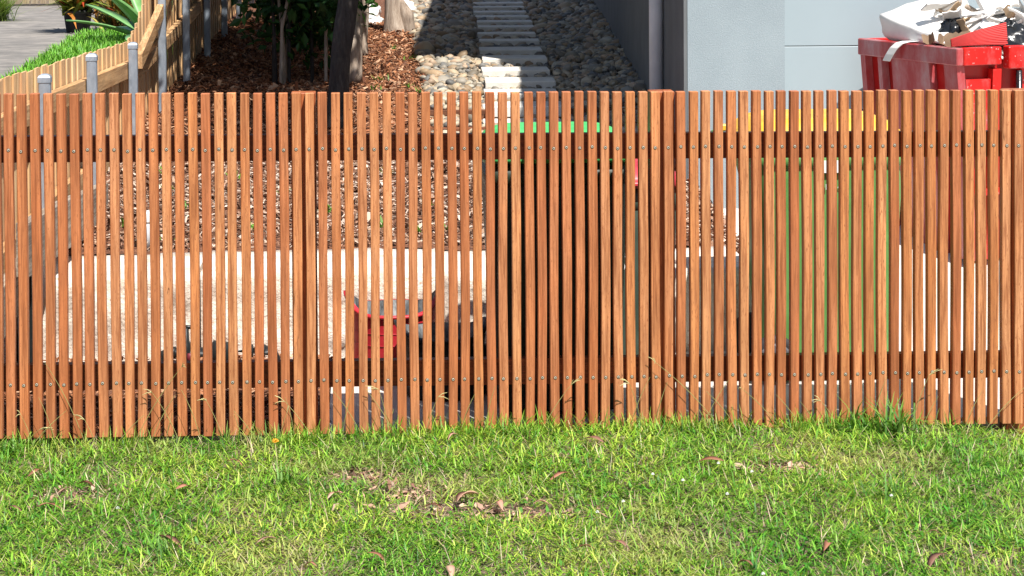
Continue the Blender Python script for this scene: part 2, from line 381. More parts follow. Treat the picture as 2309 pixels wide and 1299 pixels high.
# bark chips
def chips(name, n, xr, dr, zf, size, seed, label, cols, keep=None):
    x = rng.uniform(*xr, n); d = rng.uniform(*dr, n)
    if keep is not None: k = keep(x, d); x, d = x[k], d[k]; n = len(x)
    z = zf(x, d) + rng.uniform(0, .02, n)
    box = np.array([(a, b, c) for c in (-.5, .5) for b in (-.5, .5) for a in (-.5, .5)], float); box[box[:, 0] > 0, 1] *= .55
    Fq = np.array([(0, 2, 3, 1), (4, 5, 7, 6), (0, 1, 5, 4), (2, 6, 7, 3), (0, 4, 6, 2), (1, 3, 7, 5)])
    L = rng.gamma(4, size / 4, n)
    S = np.stack([L, L * rng.uniform(.18, .5, n), rng.uniform(.002, .006, n)], -1)
    V, F_ = scatter(box, Fq, np.stack([x, d, z], -1), rotm(rng.uniform(0, 6.28, n), rng.normal(0, .45, n), rng.normal(0, .5, n)), S)
    c = np.repeat(palette(n, cols, .22), 8, 0)
    o = obj(name, npmesh(name, V, F_, M['chip'], c)); return tag(o, label, 'mulch', kind='stuff')
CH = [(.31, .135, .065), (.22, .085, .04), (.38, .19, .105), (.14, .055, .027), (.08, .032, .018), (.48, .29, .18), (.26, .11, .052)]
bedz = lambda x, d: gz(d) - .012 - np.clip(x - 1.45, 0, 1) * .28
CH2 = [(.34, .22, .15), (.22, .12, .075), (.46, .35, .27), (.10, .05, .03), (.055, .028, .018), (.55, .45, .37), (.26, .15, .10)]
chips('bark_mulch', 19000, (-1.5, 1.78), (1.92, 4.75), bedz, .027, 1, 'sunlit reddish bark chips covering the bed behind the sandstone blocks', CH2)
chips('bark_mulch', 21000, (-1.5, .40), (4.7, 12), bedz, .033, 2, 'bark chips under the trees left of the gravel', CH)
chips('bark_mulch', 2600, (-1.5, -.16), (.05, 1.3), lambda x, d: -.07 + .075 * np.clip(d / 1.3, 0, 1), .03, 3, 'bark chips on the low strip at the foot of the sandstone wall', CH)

# river stones
pd = [6.12, 6.72, 7.36, 8.0, 8.68, 9.28, 9.9, 10.44, 10.95, 11.43, 11.9, 12.36, 12.82, 13.28, 13.75, 14.2, 14.65]
def stone_proto(seed):
    import bmesh
    bm = bmesh.new(); bmesh.ops.create_icosphere(bm, subdivisions=2, radius=.5)
    rs = random.Random(seed); off = Vector((rs.uniform(-9, 9), rs.uniform(-9, 9), rs.uniform(-9, 9)))
    for v in bm.verts:
        v.co *= 1 + .28 * mnoise.noise(v.co * 2.2 + off)
    V = np.array([v.co[:] for v in bm.verts]); F_ = np.array([[v.index for v in f.verts] for f in bm.faces]); bm.free(); return V, F_
protos = [stone_proto(i) for i in range(8)]
n = 13500
x = rng.uniform(.40, 2.25, n); d = 4.75 + 11.5 * rng.random(n) ** 1.25
hx = 1.74 + .055 * (d - 3.62)
ok = x < hx - .02
for d0 in pd:      # no stones lie on top of the pavers
    ok &= ~((np.abs(x - (1.03 + (d0 - 6.1) * .0395)) < .27) & (d < d0 + .012) & (d > d0 - (.37 if d0 < 9.5 else .255) - .012))
x, d = x[ok], d[ok]; n = len(x)
onp = lambda x, d: np.abs(x - (1.03 + (d - 6.1) * .0395)) < .29
z = stepz(d) + rng.uniform(-.012, .022, n) - np.where(onp(x, d), .022, 0)
# heap of stones against the wall
z += np.clip(.35 - (hx[ok] - x), 0, .35) * .18
S0 = rng.gamma(6, .050 / 6, n) * np.where(d > 9, 1.25, 1.0)
S = np.stack([S0 * rng.uniform(.85, 1.3, n), S0 * rng.uniform(.7, 1.0, n), S0 * rng.uniform(.42, .72, n)], -1)
Rm = rotm(rng.uniform(0, 6.28, n), rng.normal(0, .38, n), rng.normal(0, .38, n))
pos = np.stack([x, d, z], -1)
STC = [(.25, .225, .185), (.38, .30, .20), (.145, .14, .13), (.44, .37, .27), (.29, .205, .125), (.34, .31, .25), (.19, .16, .12), (.40, .29, .20)]
kind = rng.integers(0, 8, n)
near = np.argsort(d + np.where(onp(x, d), 5, 0))[:300]; isn = np.zeros(n, bool); isn[near] = True
Vs, Fs, Cs, o_ = [], [], [], 0
for k in range(8):
    s_ = (kind == k) & ~isn
    V, F_ = scatter(protos[k][0], protos[k][1], pos[s_], Rm[s_], S[s_])
    Vs.append(V); Fs.append(F_ + o_); o_ += len(V); Cs.append(np.repeat(palette(s_.sum(), STC, .14), len(protos[k][0]), 0))
o = obj('river_stones', npmesh('river_stones', np.concatenate(Vs), np.concatenate(Fs), M['stone'], np.concatenate(Cs), True), gb); tag(o, kind='stuff')
pm = [npmesh('stone', V, F_, M['stonepiece'], None, True) for V, F_ in protos]
for i in near:
    q = obj('stone', pm[kind[i]], gb); q.matrix_local = Matrix.LocRotScale(Vector(pos[i]), Matrix(Rm[i].tolist()), Vector(S[i]))

# stepping pavers
path = empty('stepping_path', (1.08, 6.0, float(gz(6)))); tag(path, 'row of pale stone stepping pavers crossing the gravel', 'path', kind='structure')
prs = random.Random(4)
for i, d0 in enumerate(pd):
    dep = .37 if d0 < 9.5 else .255
    cx = 1.03 + (d0 - 6.1) * .0395 + prs.uniform(-.012, .012); zt = float(gz(d0 - dep / 2)) + .016
    b = MB().box(-.25, .25, -dep / 2, dep / 2, -.06, .012, ch=.006)
    b.build('paver', M['paver'], path, (cx - 1.08, d0 - dep / 2 - 6.0, zt - float(gz(6)) + prs.uniform(-.003, .004)), (prs.uniform(-.012, .012), 0, R(-2.2) + prs.uniform(-.012, .012)))
for d0, zt, dep in ((5.76, float(stepz(5.5)) + .045, .0), (5.2, float(stepz(5.0)) + .04, 0)):
    pass
for d0, zt, cx in ((5.97 - .02, float(gz(5.9)) + .006, 1.0), (5.55, float(stepz(5.5)) + .004, .98)):
    MB().box(-.25, .25, -.075, .12, -.05, .012, ch=.006).build('paver', M['paver'], path, (cx - 1.08, d0 - 6.0, zt - float(gz(6))), (0, 0, R(-2)))
# timber step risers
for d0, zt, lab in ((5.835, float(gz(5.86)) + .004, 'upper brown timber sleeper holding back the gravel as a step'), (5.275, float(stepz(5.5)) + .004, 'lower brown timber sleeper step in the gravel path')):
    o = MB().box(-.72, .72, -.025, .025, -.16, 0, ch=.004).build('step_sleeper', M['sleeper'], None, (1.12, d0, zt)); tag(o, lab, 'sleeper')
o = MB().loft([[(.365 + (d - 4.7) * .018 + e, d, float(gz(d)) + zz) for e, zz in ((-.012, -.15), (.012, -.15), (.012, .015), (-.012, .015))] for d in (4.7, 6, 8, 10, 13, 17)], 0, False).build('garden_edging', M['sleeper'])
tag(o, 'thin dark timber edging strip between the mulch and the gravel', 'edging')

# ================================================================ HOUSE
HZ = .0
house = empty('house', (1.72, 3.62, HZ), R(-3.15)); tag(house, 'two storey rendered house with charcoal side wall and pale garage front', 'house')
MB().box(.02, .55, 0.0, .35, .05, 3.5).build('front_pillar', M['render'], house)
MB().box(.0, .30, .352, 15.0, .05, 3.5).build('side_wall', M['darkwall'], house)
mb = MB().box(-.0, .018, .003, .35, .05, 3.5).build('side_wall_return', M['darkwall'], house)
gd = empty('garage_door', (.552, .05, .40)); gd.parent = house
ph = .349; gz0 = [(-.06 + i * ph) for i in range(7)]
for i in range(7):
    MB().box(0, 2.9, 0, .04, i * ph - .285, i * ph + ph - .285 - .004, ch=.0025).build('panel', M['garage'], gd)
MB().box(.552, 3.5, .1, .35, .05, 3.5).build('door_backing', M['darkwall'], house)
MB().box(.552, 3.5, .0, .098, 2.62, 3.5).build('lintel', M['render'], house)
MB().box(3.46, 3.9, .0, .09, .05, 2.618).build('front_pillar', M['render'], house)
MB().box(-.02, 4.2, -.02, 2.78, 3.502, 3.6).build('lower_roof', M['roof'], house)
MB().box(.0, 4.0, 2.782, 15, 3.502, 5.1).build('upper_storey', M['render'], house)
for wx in (.7, 2.3):
    wn = MB().box(wx, wx + 1.1, 2.75, 2.78, 3.9, 4.8).build('window', M['galv'], house)
    MB().box(wx + .06, wx + 1.04, 2.738, 2.748, 3.96, 4.74).build('pane', plain('window_glass', (.03, .04, .05), .05), wn)
MB().box(-.43, 4.4, 2.62, 15.4, 5.102, 5.2).build('roof', M['roof'], house)
dp = MB().tube([(-.045, 1.27, .3), (-.045, 1.27, 1.5), (-.045, 1.27, 3.48)], .042, 20).build('downpipe', M['pvcgrey'], house)
for zz in (1.9, 3.2): MB().lathe([(.0425, 0), (.047, .002), (.047, .03), (.0425, .032)], 20, 0, (-.045, 1.27, zz), cap0=False, cap1=False).build('pipe_clip', M['pvcgrey'], dp)

# ================================================================ SLAT FENCE
fence = empty('slat_fence', (0, 0, 0)); tag(fence, 'front fence of narrow vertical reddish hardwood battens screwed to two rails', 'fence')
N0, N1 = -7, 79
ftop = lambda x: 1.243 - .0073 * (x - .485)
BL = 1.252
var = []
for k in range(6):
    rs = random.Random(50 + k); b = MB(); ch = .0022; hw = .0162; T = .036
    nseg = 12; bow = rs.uniform(-.0022, .0022); tw = rs.uniform(-.0015, .0015); ph_ = rs.uniform(0, 6)
    rings = []
    for i in range(nseg + 1):
        f = i / nseg; z = -BL * (1 - f); ox = bow * math.sin(math.pi * f) + .0008 * math.sin(f * 9 + ph_); hwv = hw + .0004 * math.sin(f * 7 + ph_)
        ins = .0018 if i in (0, nseg) else 0
        def ring(z, ins): return [(ox - hwv + ch + ins, ins, z), (ox + hwv - ch - ins, ins, z), (ox + hwv - ins, ch + ins, z), (ox + hwv - ins, T, z), (ox - hwv + ins, T, z), (ox - hwv + ins, ch + ins, z)]
        if i == 0: rings += [ring(z, .0016), ring(z + .0016, 0)]
        elif i == nseg: rings += [ring(z - .0016, 0), ring(z, .0016)]
        else: rings.append(ring(z, 0))
    b.loft(rings, 0, False); var.append(b.mesh('batten', M['batten']))
sb = MB()
sb.lathe([(.0008, .0), (.0020, -.0014), (.0025, -.0012)], 8, 1, cap1=False)
sb.lathe([(.0025, -.0012), (.0036, -.0008), (.0047, -.0016), (.0049, .0015)], 14, 0, cap0=False, cap1=False)
sb.lathe([(.0049, -.0003), (.0066, -.0004), (.0067, .001)], 14, 1, cap0=False, cap1=False)
sb.v = [(x, z, y) for x, y, z in sb.v]; sb.f = [tuple(reversed(f)) for f in sb.f]
scm = sb.mesh('screw', [M['screw'], M['hole']])
brs = random.Random(21)
for i in range(N0, N1 + 1):
    x = -1.2937 + i * .04708 + brs.uniform(-.0013, .0013)
    zt = ftop(x) + brs.uniform(-.0015, .0015)
    b = obj('batten', var[(i * 5 + brs.randrange(2)) % 6], fence, (x, brs.uniform(-.001, .001), zt), (0, brs.uniform(-.0016, .0016), brs.uniform(-.008, .008)))
    for dzs in (-.2055, -1.0545):
        s_ = obj('screw', scm, b, (brs.uniform(-.0022, .0022), -.0003, dzs + brs.uniform(-.0025, .0025)), (0, brs.uniform(0, 6), 0))
PX = [-1.565, -.234, 1.091, 2.437]
for j, px in enumerate(PX):
    MB().box(-.045, .045, 0, .09, -1.55, 0, ch=.003).build('post', M['post'], fence, (px, .0375, ftop(px) - .003))
for za, zb in ((-.157, -.252), (-.991, -1.086)):
    for j in range(len(PX) - 1):
        a, b_ = PX[j] + .0456, PX[j + 1] - .0456
        rb = MB(); rb.loft([[(x - a, y, ftop(x) + z - ftop(a)) for y, z in ((.0, zb), (.045, zb), (.045, za), (.0, za))] for x in (a, b_)], 0, False)
        rb.build('rail', M['rail'], fence, (a, .0385, ftop(a)))

# ================================================================ SANDSTONE WALL
wall = empty('sandstone_wall', (-1.5, 1.3, 0)); tag(wall, 'low retaining wall of large rough cream sandstone blocks behind the slat fence', 'wall')
jx = [-2.4, -1.494, -.723, .318, 1.10, 1.675]
for j in range(len(jx) - 1):
    a, b_ = jx[j] + .008, jx[j + 1] - .008; rs = random.Random(j); so_ = j * 7.3
    ht = .372 + rs.uniform(-.006, .008) - j * .004; bot = -.09
    nx, nzz = max(8, int((b_ - a) / .022)), 18
    V = []; 
    def fr(u, v):
        px, pz = a + (b_ - a) * u, bot + (ht - bot) * v
        n1 = mnoise.fractal(Vector((px * 3.5, so_, pz * 3.5)), .9, 2.1, 6); n2 = mnoise.noise(Vector((px * 14, so_ + 5, pz * 14)))
        dep = -.035 * n1 - .010 * n2
        e = min(1, min(u, 1 - u) * (b_ - a) / .035, (1 - v) * (ht - bot) / .03)
        dep = dep * (.25 + .75 * e) + (1 - e) * .018
        return (px + (.006 * n2 if 0 < u < 1 else 0), 1.3 + dep, pz)
    rows = []
    for iz in range(nzz + 1): rows.append([fr(ix / nx, iz / nzz) for ix in range(nx + 1)])
    for k, yy in enumerate((1.36, 1.55, 1.75, 1.90)):
        rows.append([(a + (b_ - a) * ix / nx, yy, ht + .006 * mnoise.noise(Vector((ix * .22, yy * 6, so_)))) for ix in range(nx + 1)])
    rows.append([(a + (b_ - a) * ix / nx, 1.91, bot) for ix in range(nx + 1)])
    bb = MB(); bb.loft(rows, 0, True, False, False, closed=False)
    # end faces
    bb.add([r[0] for r in rows], [tuple(range(len(rows) - 1, -1, -1))]); bb.add([r[-1] for r in rows], [tuple(range(len(rows)))])
    bb.build('sandstone_block', M['sandstone'], wall, (1.5, -1.3, 0))
# loose sandy rubble at the foot
rs = random.Random(3)
for i in range(9):
    xx = [-.72, -.66, -.55, -.47, -.42, -1.0, -1.2, -.6, -.3][i]; s_ = rs.uniform(.03, .07)
    V, F_ = protos[i % 8]
    q = obj('sandstone_rubble', npmesh('sandstone_rubble', V, F_, M['sandstone'], None, True), None, (xx, 1.16 + rs.uniform(-.04, .06), .0 + s_ * .15)); q.scale = (s_ * 1.5, s_, s_ * .8)
    tag(q, 'small lump of cream sandstone rubble lying at the foot of the block wall', 'rock', 'sandstone rubble below the wall')

# ================================================================ PALING FENCE
pf = empty('paling_fence', (-1.5, 1.6, 0)); tag(pf, 'new pine paling fence with galvanised steel posts along the side boundary', 'fence')
plx = lambda d: -1.49 + .02 * (d - 1.6)
ptop = lambda d: float(np.interp(d, [-1, 1.25, 5.0, 5.4, 5.75, 8.2, 20], [1.245, 1.225, 1.137, 1.22, 1.36, 2.2, 2.75]))
pmesh = []
for k in range(5):
    rs = random.Random(k); b = MB().box(-.0075, .0075, -.05, .05, 0, 1, ch=0); 
    pmesh.append(b.mesh('paling', M['paling']))
prs = random.Random(9); i = 0; d = -.35
while d < 17:
    lap = i % 2; bot = float(np.interp(d, [-1, 1.5, 17], [.1, .3, .9])); top = ptop(d) + prs.uniform(-.006, .006)
    q = obj('paling', pmesh[i % 5], pf, (plx(d) - lap * .009 + 1.5, d - 1.6, bot), (prs.uniform(-.006, .006), 0, R(-1.15) + prs.uniform(-.02, .02)))
    q.scale = (.55, prs.uniform(.93, 1.04), top - bot)
    d += .086; i += 1
def yrail(pts, h, name='rail', dx=.0):
    """rail stretched through (d, top z) points"""
    b = MB(); b.loft([[(plx(d) + .010 + dx + e + 1.5, d - 1.6, z + zz) for e, zz in ((0, -h), (.042, -h), (.042, 0), (0, 0))] for d, z in pts], 0, False)
    return b.build(name, M['pinerail'], pf)
yrail([(-.3, 1.10), (1.9, 1.088), (3.8, 1.053), (5.05, 1.032)], .09)
yrail([(5.06, 1.0), (7.2, 1.115), (9.5, 1.26), (14, 1.6)], .09)
yrail([(4.85, 1.07), (6.1, 1.35), (8.2, 2.05), (14, 2.4)], .085, dx=.0445)
yrail([(-.3, .50), (2.3, .62), (4.6, .60), (5.2, .58)], .09)
yrail([(5.3, .48), (8.05, .575), (11.9, .755), (15, .9)], .09)
capm = None
for j, (d, top) in enumerate(((1.62, 1.208), (2.98, 1.206), (4.55, 1.164), (5.98, 2.0), (7.45, 2.15), (9.0, 2.25), (10.55, 2.3), (12.1, 2.3), (13.7, 2.4), (15.3, 2.4))):
    bx = plx(d) + .056; z0 = -.2 if j < 3 else .2
    p = MB().box(-.025, .025, -.025, .025, z0, top - .022, ch=.004).build('post', M['galv'], pf, (bx + 1.5 + .026, d - 1.6, 0))
    c = MB(); c.loft([[(sx * r, sy * r, z) for sx, sy in ((-1, -1), (1, -1), (1, 1), (-1, 1))] for r, z in ((.0275, -.034), (.0275, -.012), (.0225, -.003), (.012, .0035))], 0, False)
    c.build('post_cap', M['galv'], p, (0, 0, top - .018 + .012))
# weathered plinth along the fence foot
o = MB().loft([[(plx(d) + .14 + e, d, z + zz) for e, zz in ((0, -.21), (.05, -.21), (.05, 0), (0, 0))] for d, z in ((.6, .70), (1.6, .655), (2.75, .575))], 0, False).build('retaining_sleeper', M['grey_timber'])
tag(o, 'weathered grey timber sleeper lying along the paling fence above the wall end', 'sleeper')
o = MB().box(-.016, .016, -.02, .02, -.1, .63, ch=.002).build('dark_post_base', M['blackpoly'], None, (-1.365, .86, .0)); tag(o, 'dark lower end of a steel post standing in front of the weathered grey sleeper', 'stake')  # dark strip standing for the lower end of the first post
o = MB().loft([[(-1.62 + e, d, z + zz) for e, zz in ((0, -.2), (.2, -.2), (.2, 0), (0, 0))] for d, z in ((.25, .42), (1.2, .50))], 0, False).build('retaining_sleeper', M['grey_timber']); tag(o, 'short grey sleeper end at the corner of paling fence and wall', 'sleeper')

# ================================================================ WHEELIE BINS
def rrect(w, dpt, r, z, n=5, oy=0.0):
    pts = []
    for cx, cy, a0 in ((w / 2 - r, dpt / 2 - r, 0), (-w / 2 + r, dpt / 2 - r, 90), (-w / 2 + r, -dpt / 2 + r, 180), (w / 2 - r, -dpt / 2 + r, 270)):
        for k in range(n + 1):
            a = R(a0 + 90 * k / n); pts.append((cx + r * math.cos(a), cy + oy + r * math.sin(a), z))
    return pts
def wheelie_bin(name, loc, rz, W_, Dp, H_, body, lid, label, lidrise=.06):
    t = empty(name, loc, rz); tag(t, label, 'wheelie bin', 'wheelie bins behind the slat fence')
    hb = H_ - .09
    b = MB(); b.loft([rrect(W_ * .80, Dp * .72, .05, .03, oy=-.03), rrect(W_ * .82, Dp * .74, .06, .07, oy=-.03), rrect(W_ * .93, Dp * .90, .06, hb * .80, oy=-.015), rrect(W_ * .95, Dp * .92, .06, hb - .10)], 0, True, True, False)
    b.loft([rrect(W_ * .95, Dp * .92, .06, hb - .10), rrect(W_ * .985, Dp * .95, .06, hb - .095), rrect(W_ * .985, Dp * .95, .06, hb - .045), rrect(W_ * .96, Dp * .93, .06, hb - .04), rrect(W_ * .96, Dp * .93, .06, hb)], 0, True, False, True)
    bo = b.build('body', body, t)
    l = MB(); l.loft([rrect(W_ * 1.0, Dp * .99, .06, hb - .012), rrect(W_ * 1.02, Dp * 1.0, .065, hb + .002), rrect(W_ * 1.02, Dp * 1.0, .065, hb + .022), rrect(W_ * .98, Dp * .96, .07, hb + .034),
            rrect(W_ * .88, Dp * .84, .09, hb + .034 + lidrise * .7), rrect(W_ * .72, Dp * .66, .09, hb + .034 + lidrise)], 0, True, True, True)
    lo = l.build('lid', lid, t)
    MB().box(-.14, .14, -Dp / 2 - .03, -Dp / 2 + .01, hb + .0, hb + .016, ch=.004).build('lip', lid, lo)
    h = MB(); h.tube([(-W_ * .38, Dp * .46, hb - .03), (-W_ * .38, Dp * .56, hb - .005), (-W_ * .30, Dp * .60, hb), (W_ * .30, Dp * .60, hb), (W_ * .38, Dp * .56, hb - .005), (W_ * .38, Dp * .46, hb - .03)], .015, 10)
    h.build('handle', body, t)
    for sx in (-1, 1):
        hg = MB().box(sx * W_ * .25 - .02, sx * W_ * .25 + .02, Dp * .46, Dp * .585, hb + .012, hb + .04, ch=.005).build('hinge', lid, lo)
    r = .1 if H_ > .95 else .085
    for sx in (-1, 1):
        wh = MB(); cx = sx * (W_ * .43)
        def disc(prof, mi): 
            rings = [[(cx + xx * sx, Dp * .33 + rr * math.cos(2 * math.pi * k / 28), r + rr * math.sin(2 * math.pi * k / 28)) for k in range(28)] for xx, rr in prof]
            if sx < 0: rings = [list(reversed(q)) for q in rings]
            return rings
        wh.loft([list(reversed(q)) for q in disc([(-.022, r * .8), (-.022, r * .95), (-.012, r), (.012, r), (.022, r * .95), (.022, r * .72)], 0)], 0, True)
        w0 = wh.build('wheel', M['rubber'], t)
        hb_ = MB()
        hb_.loft([list(reversed(q)) for q in disc([(.0222, r * .7), (.026, r * .62), (.026, r * .25), (.034, r * .18), (.034, r * .02)], 0)], 0, False)
        hb_.build('wheel_hub', M['wheelrim'], w0)
        for k in range(10):
            a = 2 * math.pi * k / 10
            MB().box(-.004, .004, r * .3, r * .93, -.004, .004).build('spoke', M['wheelrim'], w0, (cx + sx * .026, Dp * .33, r), (a, 0, 0))
    MB().tube([(-W_ * .42, Dp * .33, r), (W_ * .42, Dp * .33, r)], .011, 10).build('axle', M['galv'], t)
    return t
yb = wheelie_bin('wheelie_bin', (1.868, .985, -.026), R(90), .56, .665, 1.075, M['bin_green'], M['lid_yellow'], 'green wheelie bin with yellow lid standing side-on near the driveway')
gbn = wheelie_bin('wheelie_bin', (.722, .50, -.028), R(0), .57, .60, 1.085, M['bin_dark'], M['lid_lime'], 'dark green wheelie bin with bright green lid close against the slat fence')
rb_ = wheelie_bin('wheelie_bin', (1.075, 1.02, -.026), R(0), .41, .42, .90, M['bin_olive'], M['lid_red'], 'smaller dark green wheelie bin with red lid behind the bright green lidded bin', .035)
def text(s, size, parent, loc, rot, name='lettering'):
    cu = bpy.data.curves.new(name, 'FONT'); cu.body = s; cu.size = size; cu.extrude = .0004; cu.align_x = 'CENTER'
    tmp = bpy.data.objects.new('tmp_text', cu); COL.objects.link(tmp)
    dg = bpy.context.evaluated_depsgraph_get(); me = bpy.data.meshes.new_from_object(tmp.evaluated_get(dg)); me.materials.clear(); me.materials.append(M['letter'])
    bpy.data.objects.remove(tmp); o = obj(name, me, parent, loc, rot); return o
# sticker and number on the side of the yellow lidded bin (its local -X side faces the fence)
TX = -.56 * .93 / 2 - .006
MB().box(TX - .014, TX - .010, -.065, .025, .865, .915).build('sticker', M['letter'], yb)
text('1', .034, yb, (TX - .004, .012, .795), (R(90 - 2), 0, R(-90)))
text('4', .034, yb, (TX - .004, -.043, .795), (R(90 - 2), 0, R(-90)))
for s_, zz in (('C', .475), ('a', .525), ('r', .60)):
    text(s_, .055, rb_, (.01 - .04, -.42 * .90 / 2 - .022 + (.6 - zz) * .04, zz), (R(90), R(-90), 0))

# ================================================================ TUBS
def tub(name, loc, r0, r1, h, hd, mat, label, lip=.012, rot=0.0):
    t = empty(name, loc, rot); tag(t, label, 'tub')
    n = 48
    def rz_(k): a = 2 * math.pi * k / n; return max(0, abs(math.cos(a))) ** 6 * hd
    def ring(r, z, lift=0, k0=1): return [(r * math.cos(2 * math.pi * k / n) * (1 + rz_(k) * .5 * k0), r * math.sin(2 * math.pi * k / n), z + rz_(k) * lift) for k in range(n)]
    b = MB(); b.loft([ring(r0, 0, 0, 0), ring(r0 + .01, .012, 0, 0), ring(r0 + (r1 - r0) * .5, h * .5, .1, 0), ring(r1, h - .02, .85), ring(r1, h, 1)], 0, True, True, False)
    bo = b.build('body', mat, t)
    l = MB(); l.loft([ring(r1 + .0005, h - .012, 1), ring(r1 + lip, h - .010, 1), ring(r1 + lip, h + .002, 1), ring(r1 - .008, h + .003, 1)], 0, True, False, False); l.build('rim', mat, t)
    i_ = MB(); rr = [ring(r1 - .008, h + .002, 1), ring(r0 + (r1 - r0) * .5 - .01, h * .5, .1, 0), ring(r0 - .006, .03, 0, 0)]
    i_.loft(rr, 0, True, False, True); i_.build('inner_lining', M['mortar'], t)
    for z in (.06, .11, .16, .21):
        if z < h - .03:
            f = z / h; rv = r0 + (r1 - r0) * f + .0025
            b2 = MB(); b2.loft([ring(rv - .002, z - .003, 0, 0), ring(rv + .0008, z, 0, 0), ring(rv - .001, z + .003, 0, 0)], 0, True, False, False); b2.build('rib', mat, t)
    return t
tub('rubber_tub', (.10, 1.03, -.026), .155, .185, .285, .075, M['tub_red'], 'red rubber tub with mortar stained inside against the sandstone wall')
tub('rubber_tub', (.292, .70, -.026), .14, .176, .25, .05, M['tub_black'], 'black rubber tub in front of the red tub behind the fence', rot=R(4))

# ================================================================ WATER PIPES
wp = empty('irrigation_manifold', (-.61, .98, .0)); tag(wp, 'black plastic irrigation pipe with valve and tap in front of the sandstone wall', 'pipe')
P0 = (.61, -.98, 0)
def wpart(name, pts, r, mat='blackpoly', n=14):
    return MB().tube([(x + .61, y - .98, z) for x, y, z in pts], r, n).build(name, M[mat], wp)
wpart('pipe', [(-.852, .97, -.05), (-.852, .97, .07), (-.845, .97, .095), (-.82, .97, .104), (-.66, .97, .104), (-.42, .97, .106), (-.395, .97, .1), (-.384, .97, .075), (-.382, .97, -.05)], .020)
f_ = wpart('filter_body', [(-.645, .97, .10), (-.642, .97, .10), (-.574, .97, .094), (-.571, .97, .094)], [.035, .052, .050, .035], n=20)
wpart('union_nut', [(-.655, .97, .102), (-.654, .97, .102), (-.635, .97, .102)], [.024, .032, .032]); wpart('union_nut', [(-.57, .97, .1), (-.55, .97, .1)], .028)
wpart('coupling', [(-.50, .97, .105), (-.475, .97, .105)], .027); wpart('coupling', [(-.815, .97, .104), (-.79, .97, .104)], .025); wpart('coupling', [(-.445, .97, .105), (-.425, .97, .103)], .026)
v_ = wpart('valve', [(-.752, .97, .06), (-.752, .97, .10), (-.752, .97, .135), (-.752, .97, .15), (-.752, .97, .205)], [.026, .029, .028, .018, .015])
MB().tube([(-.142 - .012, -.01, .208), (-.142 + .035, -.01, .208)], .009, 10).build('tap_handle', M['blackpoly'], v_)
MB().lathe([(.016, -.02), (.0165, 0), (.016, .02)], 14, 0, (-.142 + .022, -.025, .085)).build('valve_cap', M['red_trim'], v_)
pv = empty('pvc_riser', (-1.014, 1.98, .36)); tag(pv, 'capped pale plastic drain pipe standing up from the bark mulch', 'pipe')
MB().lathe([(.030, 0), (.030, .145)], 24).build('pipe', M['grey_pvc'], pv)
MB().lathe([(.0335, .135), (.035, .14), (.035, .178), (.031, .184)], 24).build('cap', M['white_pvc'], pv)

# ================================================================ SKIP AND RUBBISH
N_, F__ = Vector((2.93, 2.55)), Vector((2.655, 3.40))
ang = math.atan2(.275, .85)
sk = empty('skip_bin', (2.93, 2.55, .09), ang); tag(sk, 'red steel skip bin heaped with building rubbish on the driveway', 'skip')
# local: +X along front, +Y to the back; near corner at origin; tapers in towards the base
SW, SD, SH = 1.75, .895, 1.125
tp = lambda z: (1 - z / SH) * .12
rz0 = SH - .088
b = MB()
b.loft([[(tp(z) + .03, tp(z) * .6 + .03, z), (SW - tp(z), tp(z) * .6 + .03, z), (SW - tp(z), SD - tp(z) * .6, z), (tp(z) + .03, SD - tp(z) * .6, z)] for z in (.04, rz0 + .02)], 0, False, True, False)
b.build('body', M['skip_side'], sk)
fl = MB(); fl.add([(.05, .05, SH - .12), (SW - .05, .05, SH - .12), (SW - .05, SD - .05, SH - .12), (.05, SD - .05, SH - .12)], [(0, 1, 2, 3)]); fl.build('floor', M['skip_dusty_sky'], sk)
MB().box(-.02, .02, -.02, SD + .02, rz0, SH, ch=.005).build('end_rim', M['skip_dusty_sky'], sk)
MB().box(.021, .245, -.022, .02, rz0, SH + .001, ch=.005).build('front_rim', M['skip'], sk)
MB().box(.262, SW + .03, -.06, .0, rz0 - .02, SH + .006, ch=.006).build('front_rim', M['skip'], sk)
MB().box(.022, SW + .03, SD - .02, SD + .02, rz0, SH - .001, ch=.005).build('back_rim', M['skip'], sk)
MB().box(SW - .01, SW + .03, .022, SD - .022, rz0, SH - .002).build('end_rim', M['skip'], sk)
for y0, y1, nm in ((.86, .905, 'rib'), (.70, .735, 'rib'), (.25, .60, 'end_panel'), (.0, .115, 'rib')):      # pressed steel features of the left end
    rbm = MB(); rbm.loft([[(tp(z) - .016, y0 + tp(z) * .3, z), (tp(z) - .016, y1 + tp(z) * .3, z), (tp(z) + .028, y1 + tp(z) * .3, z), (tp(z) + .028, y0 + tp(z) * .3, z)] for z in (.05, rz0 - .002)], 0, False); rbm.build(nm, M['skip_dusty_sky'], sk)
for x0, x1, pr in ((.20, .25, .05), (.37, .44, .05), (.70, .80, .05), (1.15, 1.25, .05)):
    rbm = MB(); rbm.loft([[(x0, tp(z) * .6 - .018, z), (x1, tp(z) * .6 - .018, z), (x1, tp(z) * .6 + .028, z), (x0, tp(z) * .6 + .028, z)] for z in (.05, rz0 - .022)], 0, False); rbm.build('rib', M['skip'], sk)
rbm = MB(); rbm.loft([[(tp(z) + .03, tp(z) * .6 - .008, z), (.195, tp(z) * .6 - .008, z), (.195, tp(z) * .6 + .028, z), (tp(z) + .03, tp(z) * .6 + .028, z)] for z in (.58, .965)], 0, False); rbm.build('stiffener', M['skip'], sk)
MB().box(.14, SW - .3, .0, .06, .38, .41, ch=.004).build('ledge', M['skip'], sk)
MB().tube([(.345, -.03, .2), (.33, -.045, rz0 - .03)], .016, 10).build('lifting_chain', M['bagblack'], sk)
for sx in (.25, 1.4): MB().box(sx, sx + .12, .15, SD - .15, -.0, .045).build('skid', M['skip_dusty_sky'], sk)
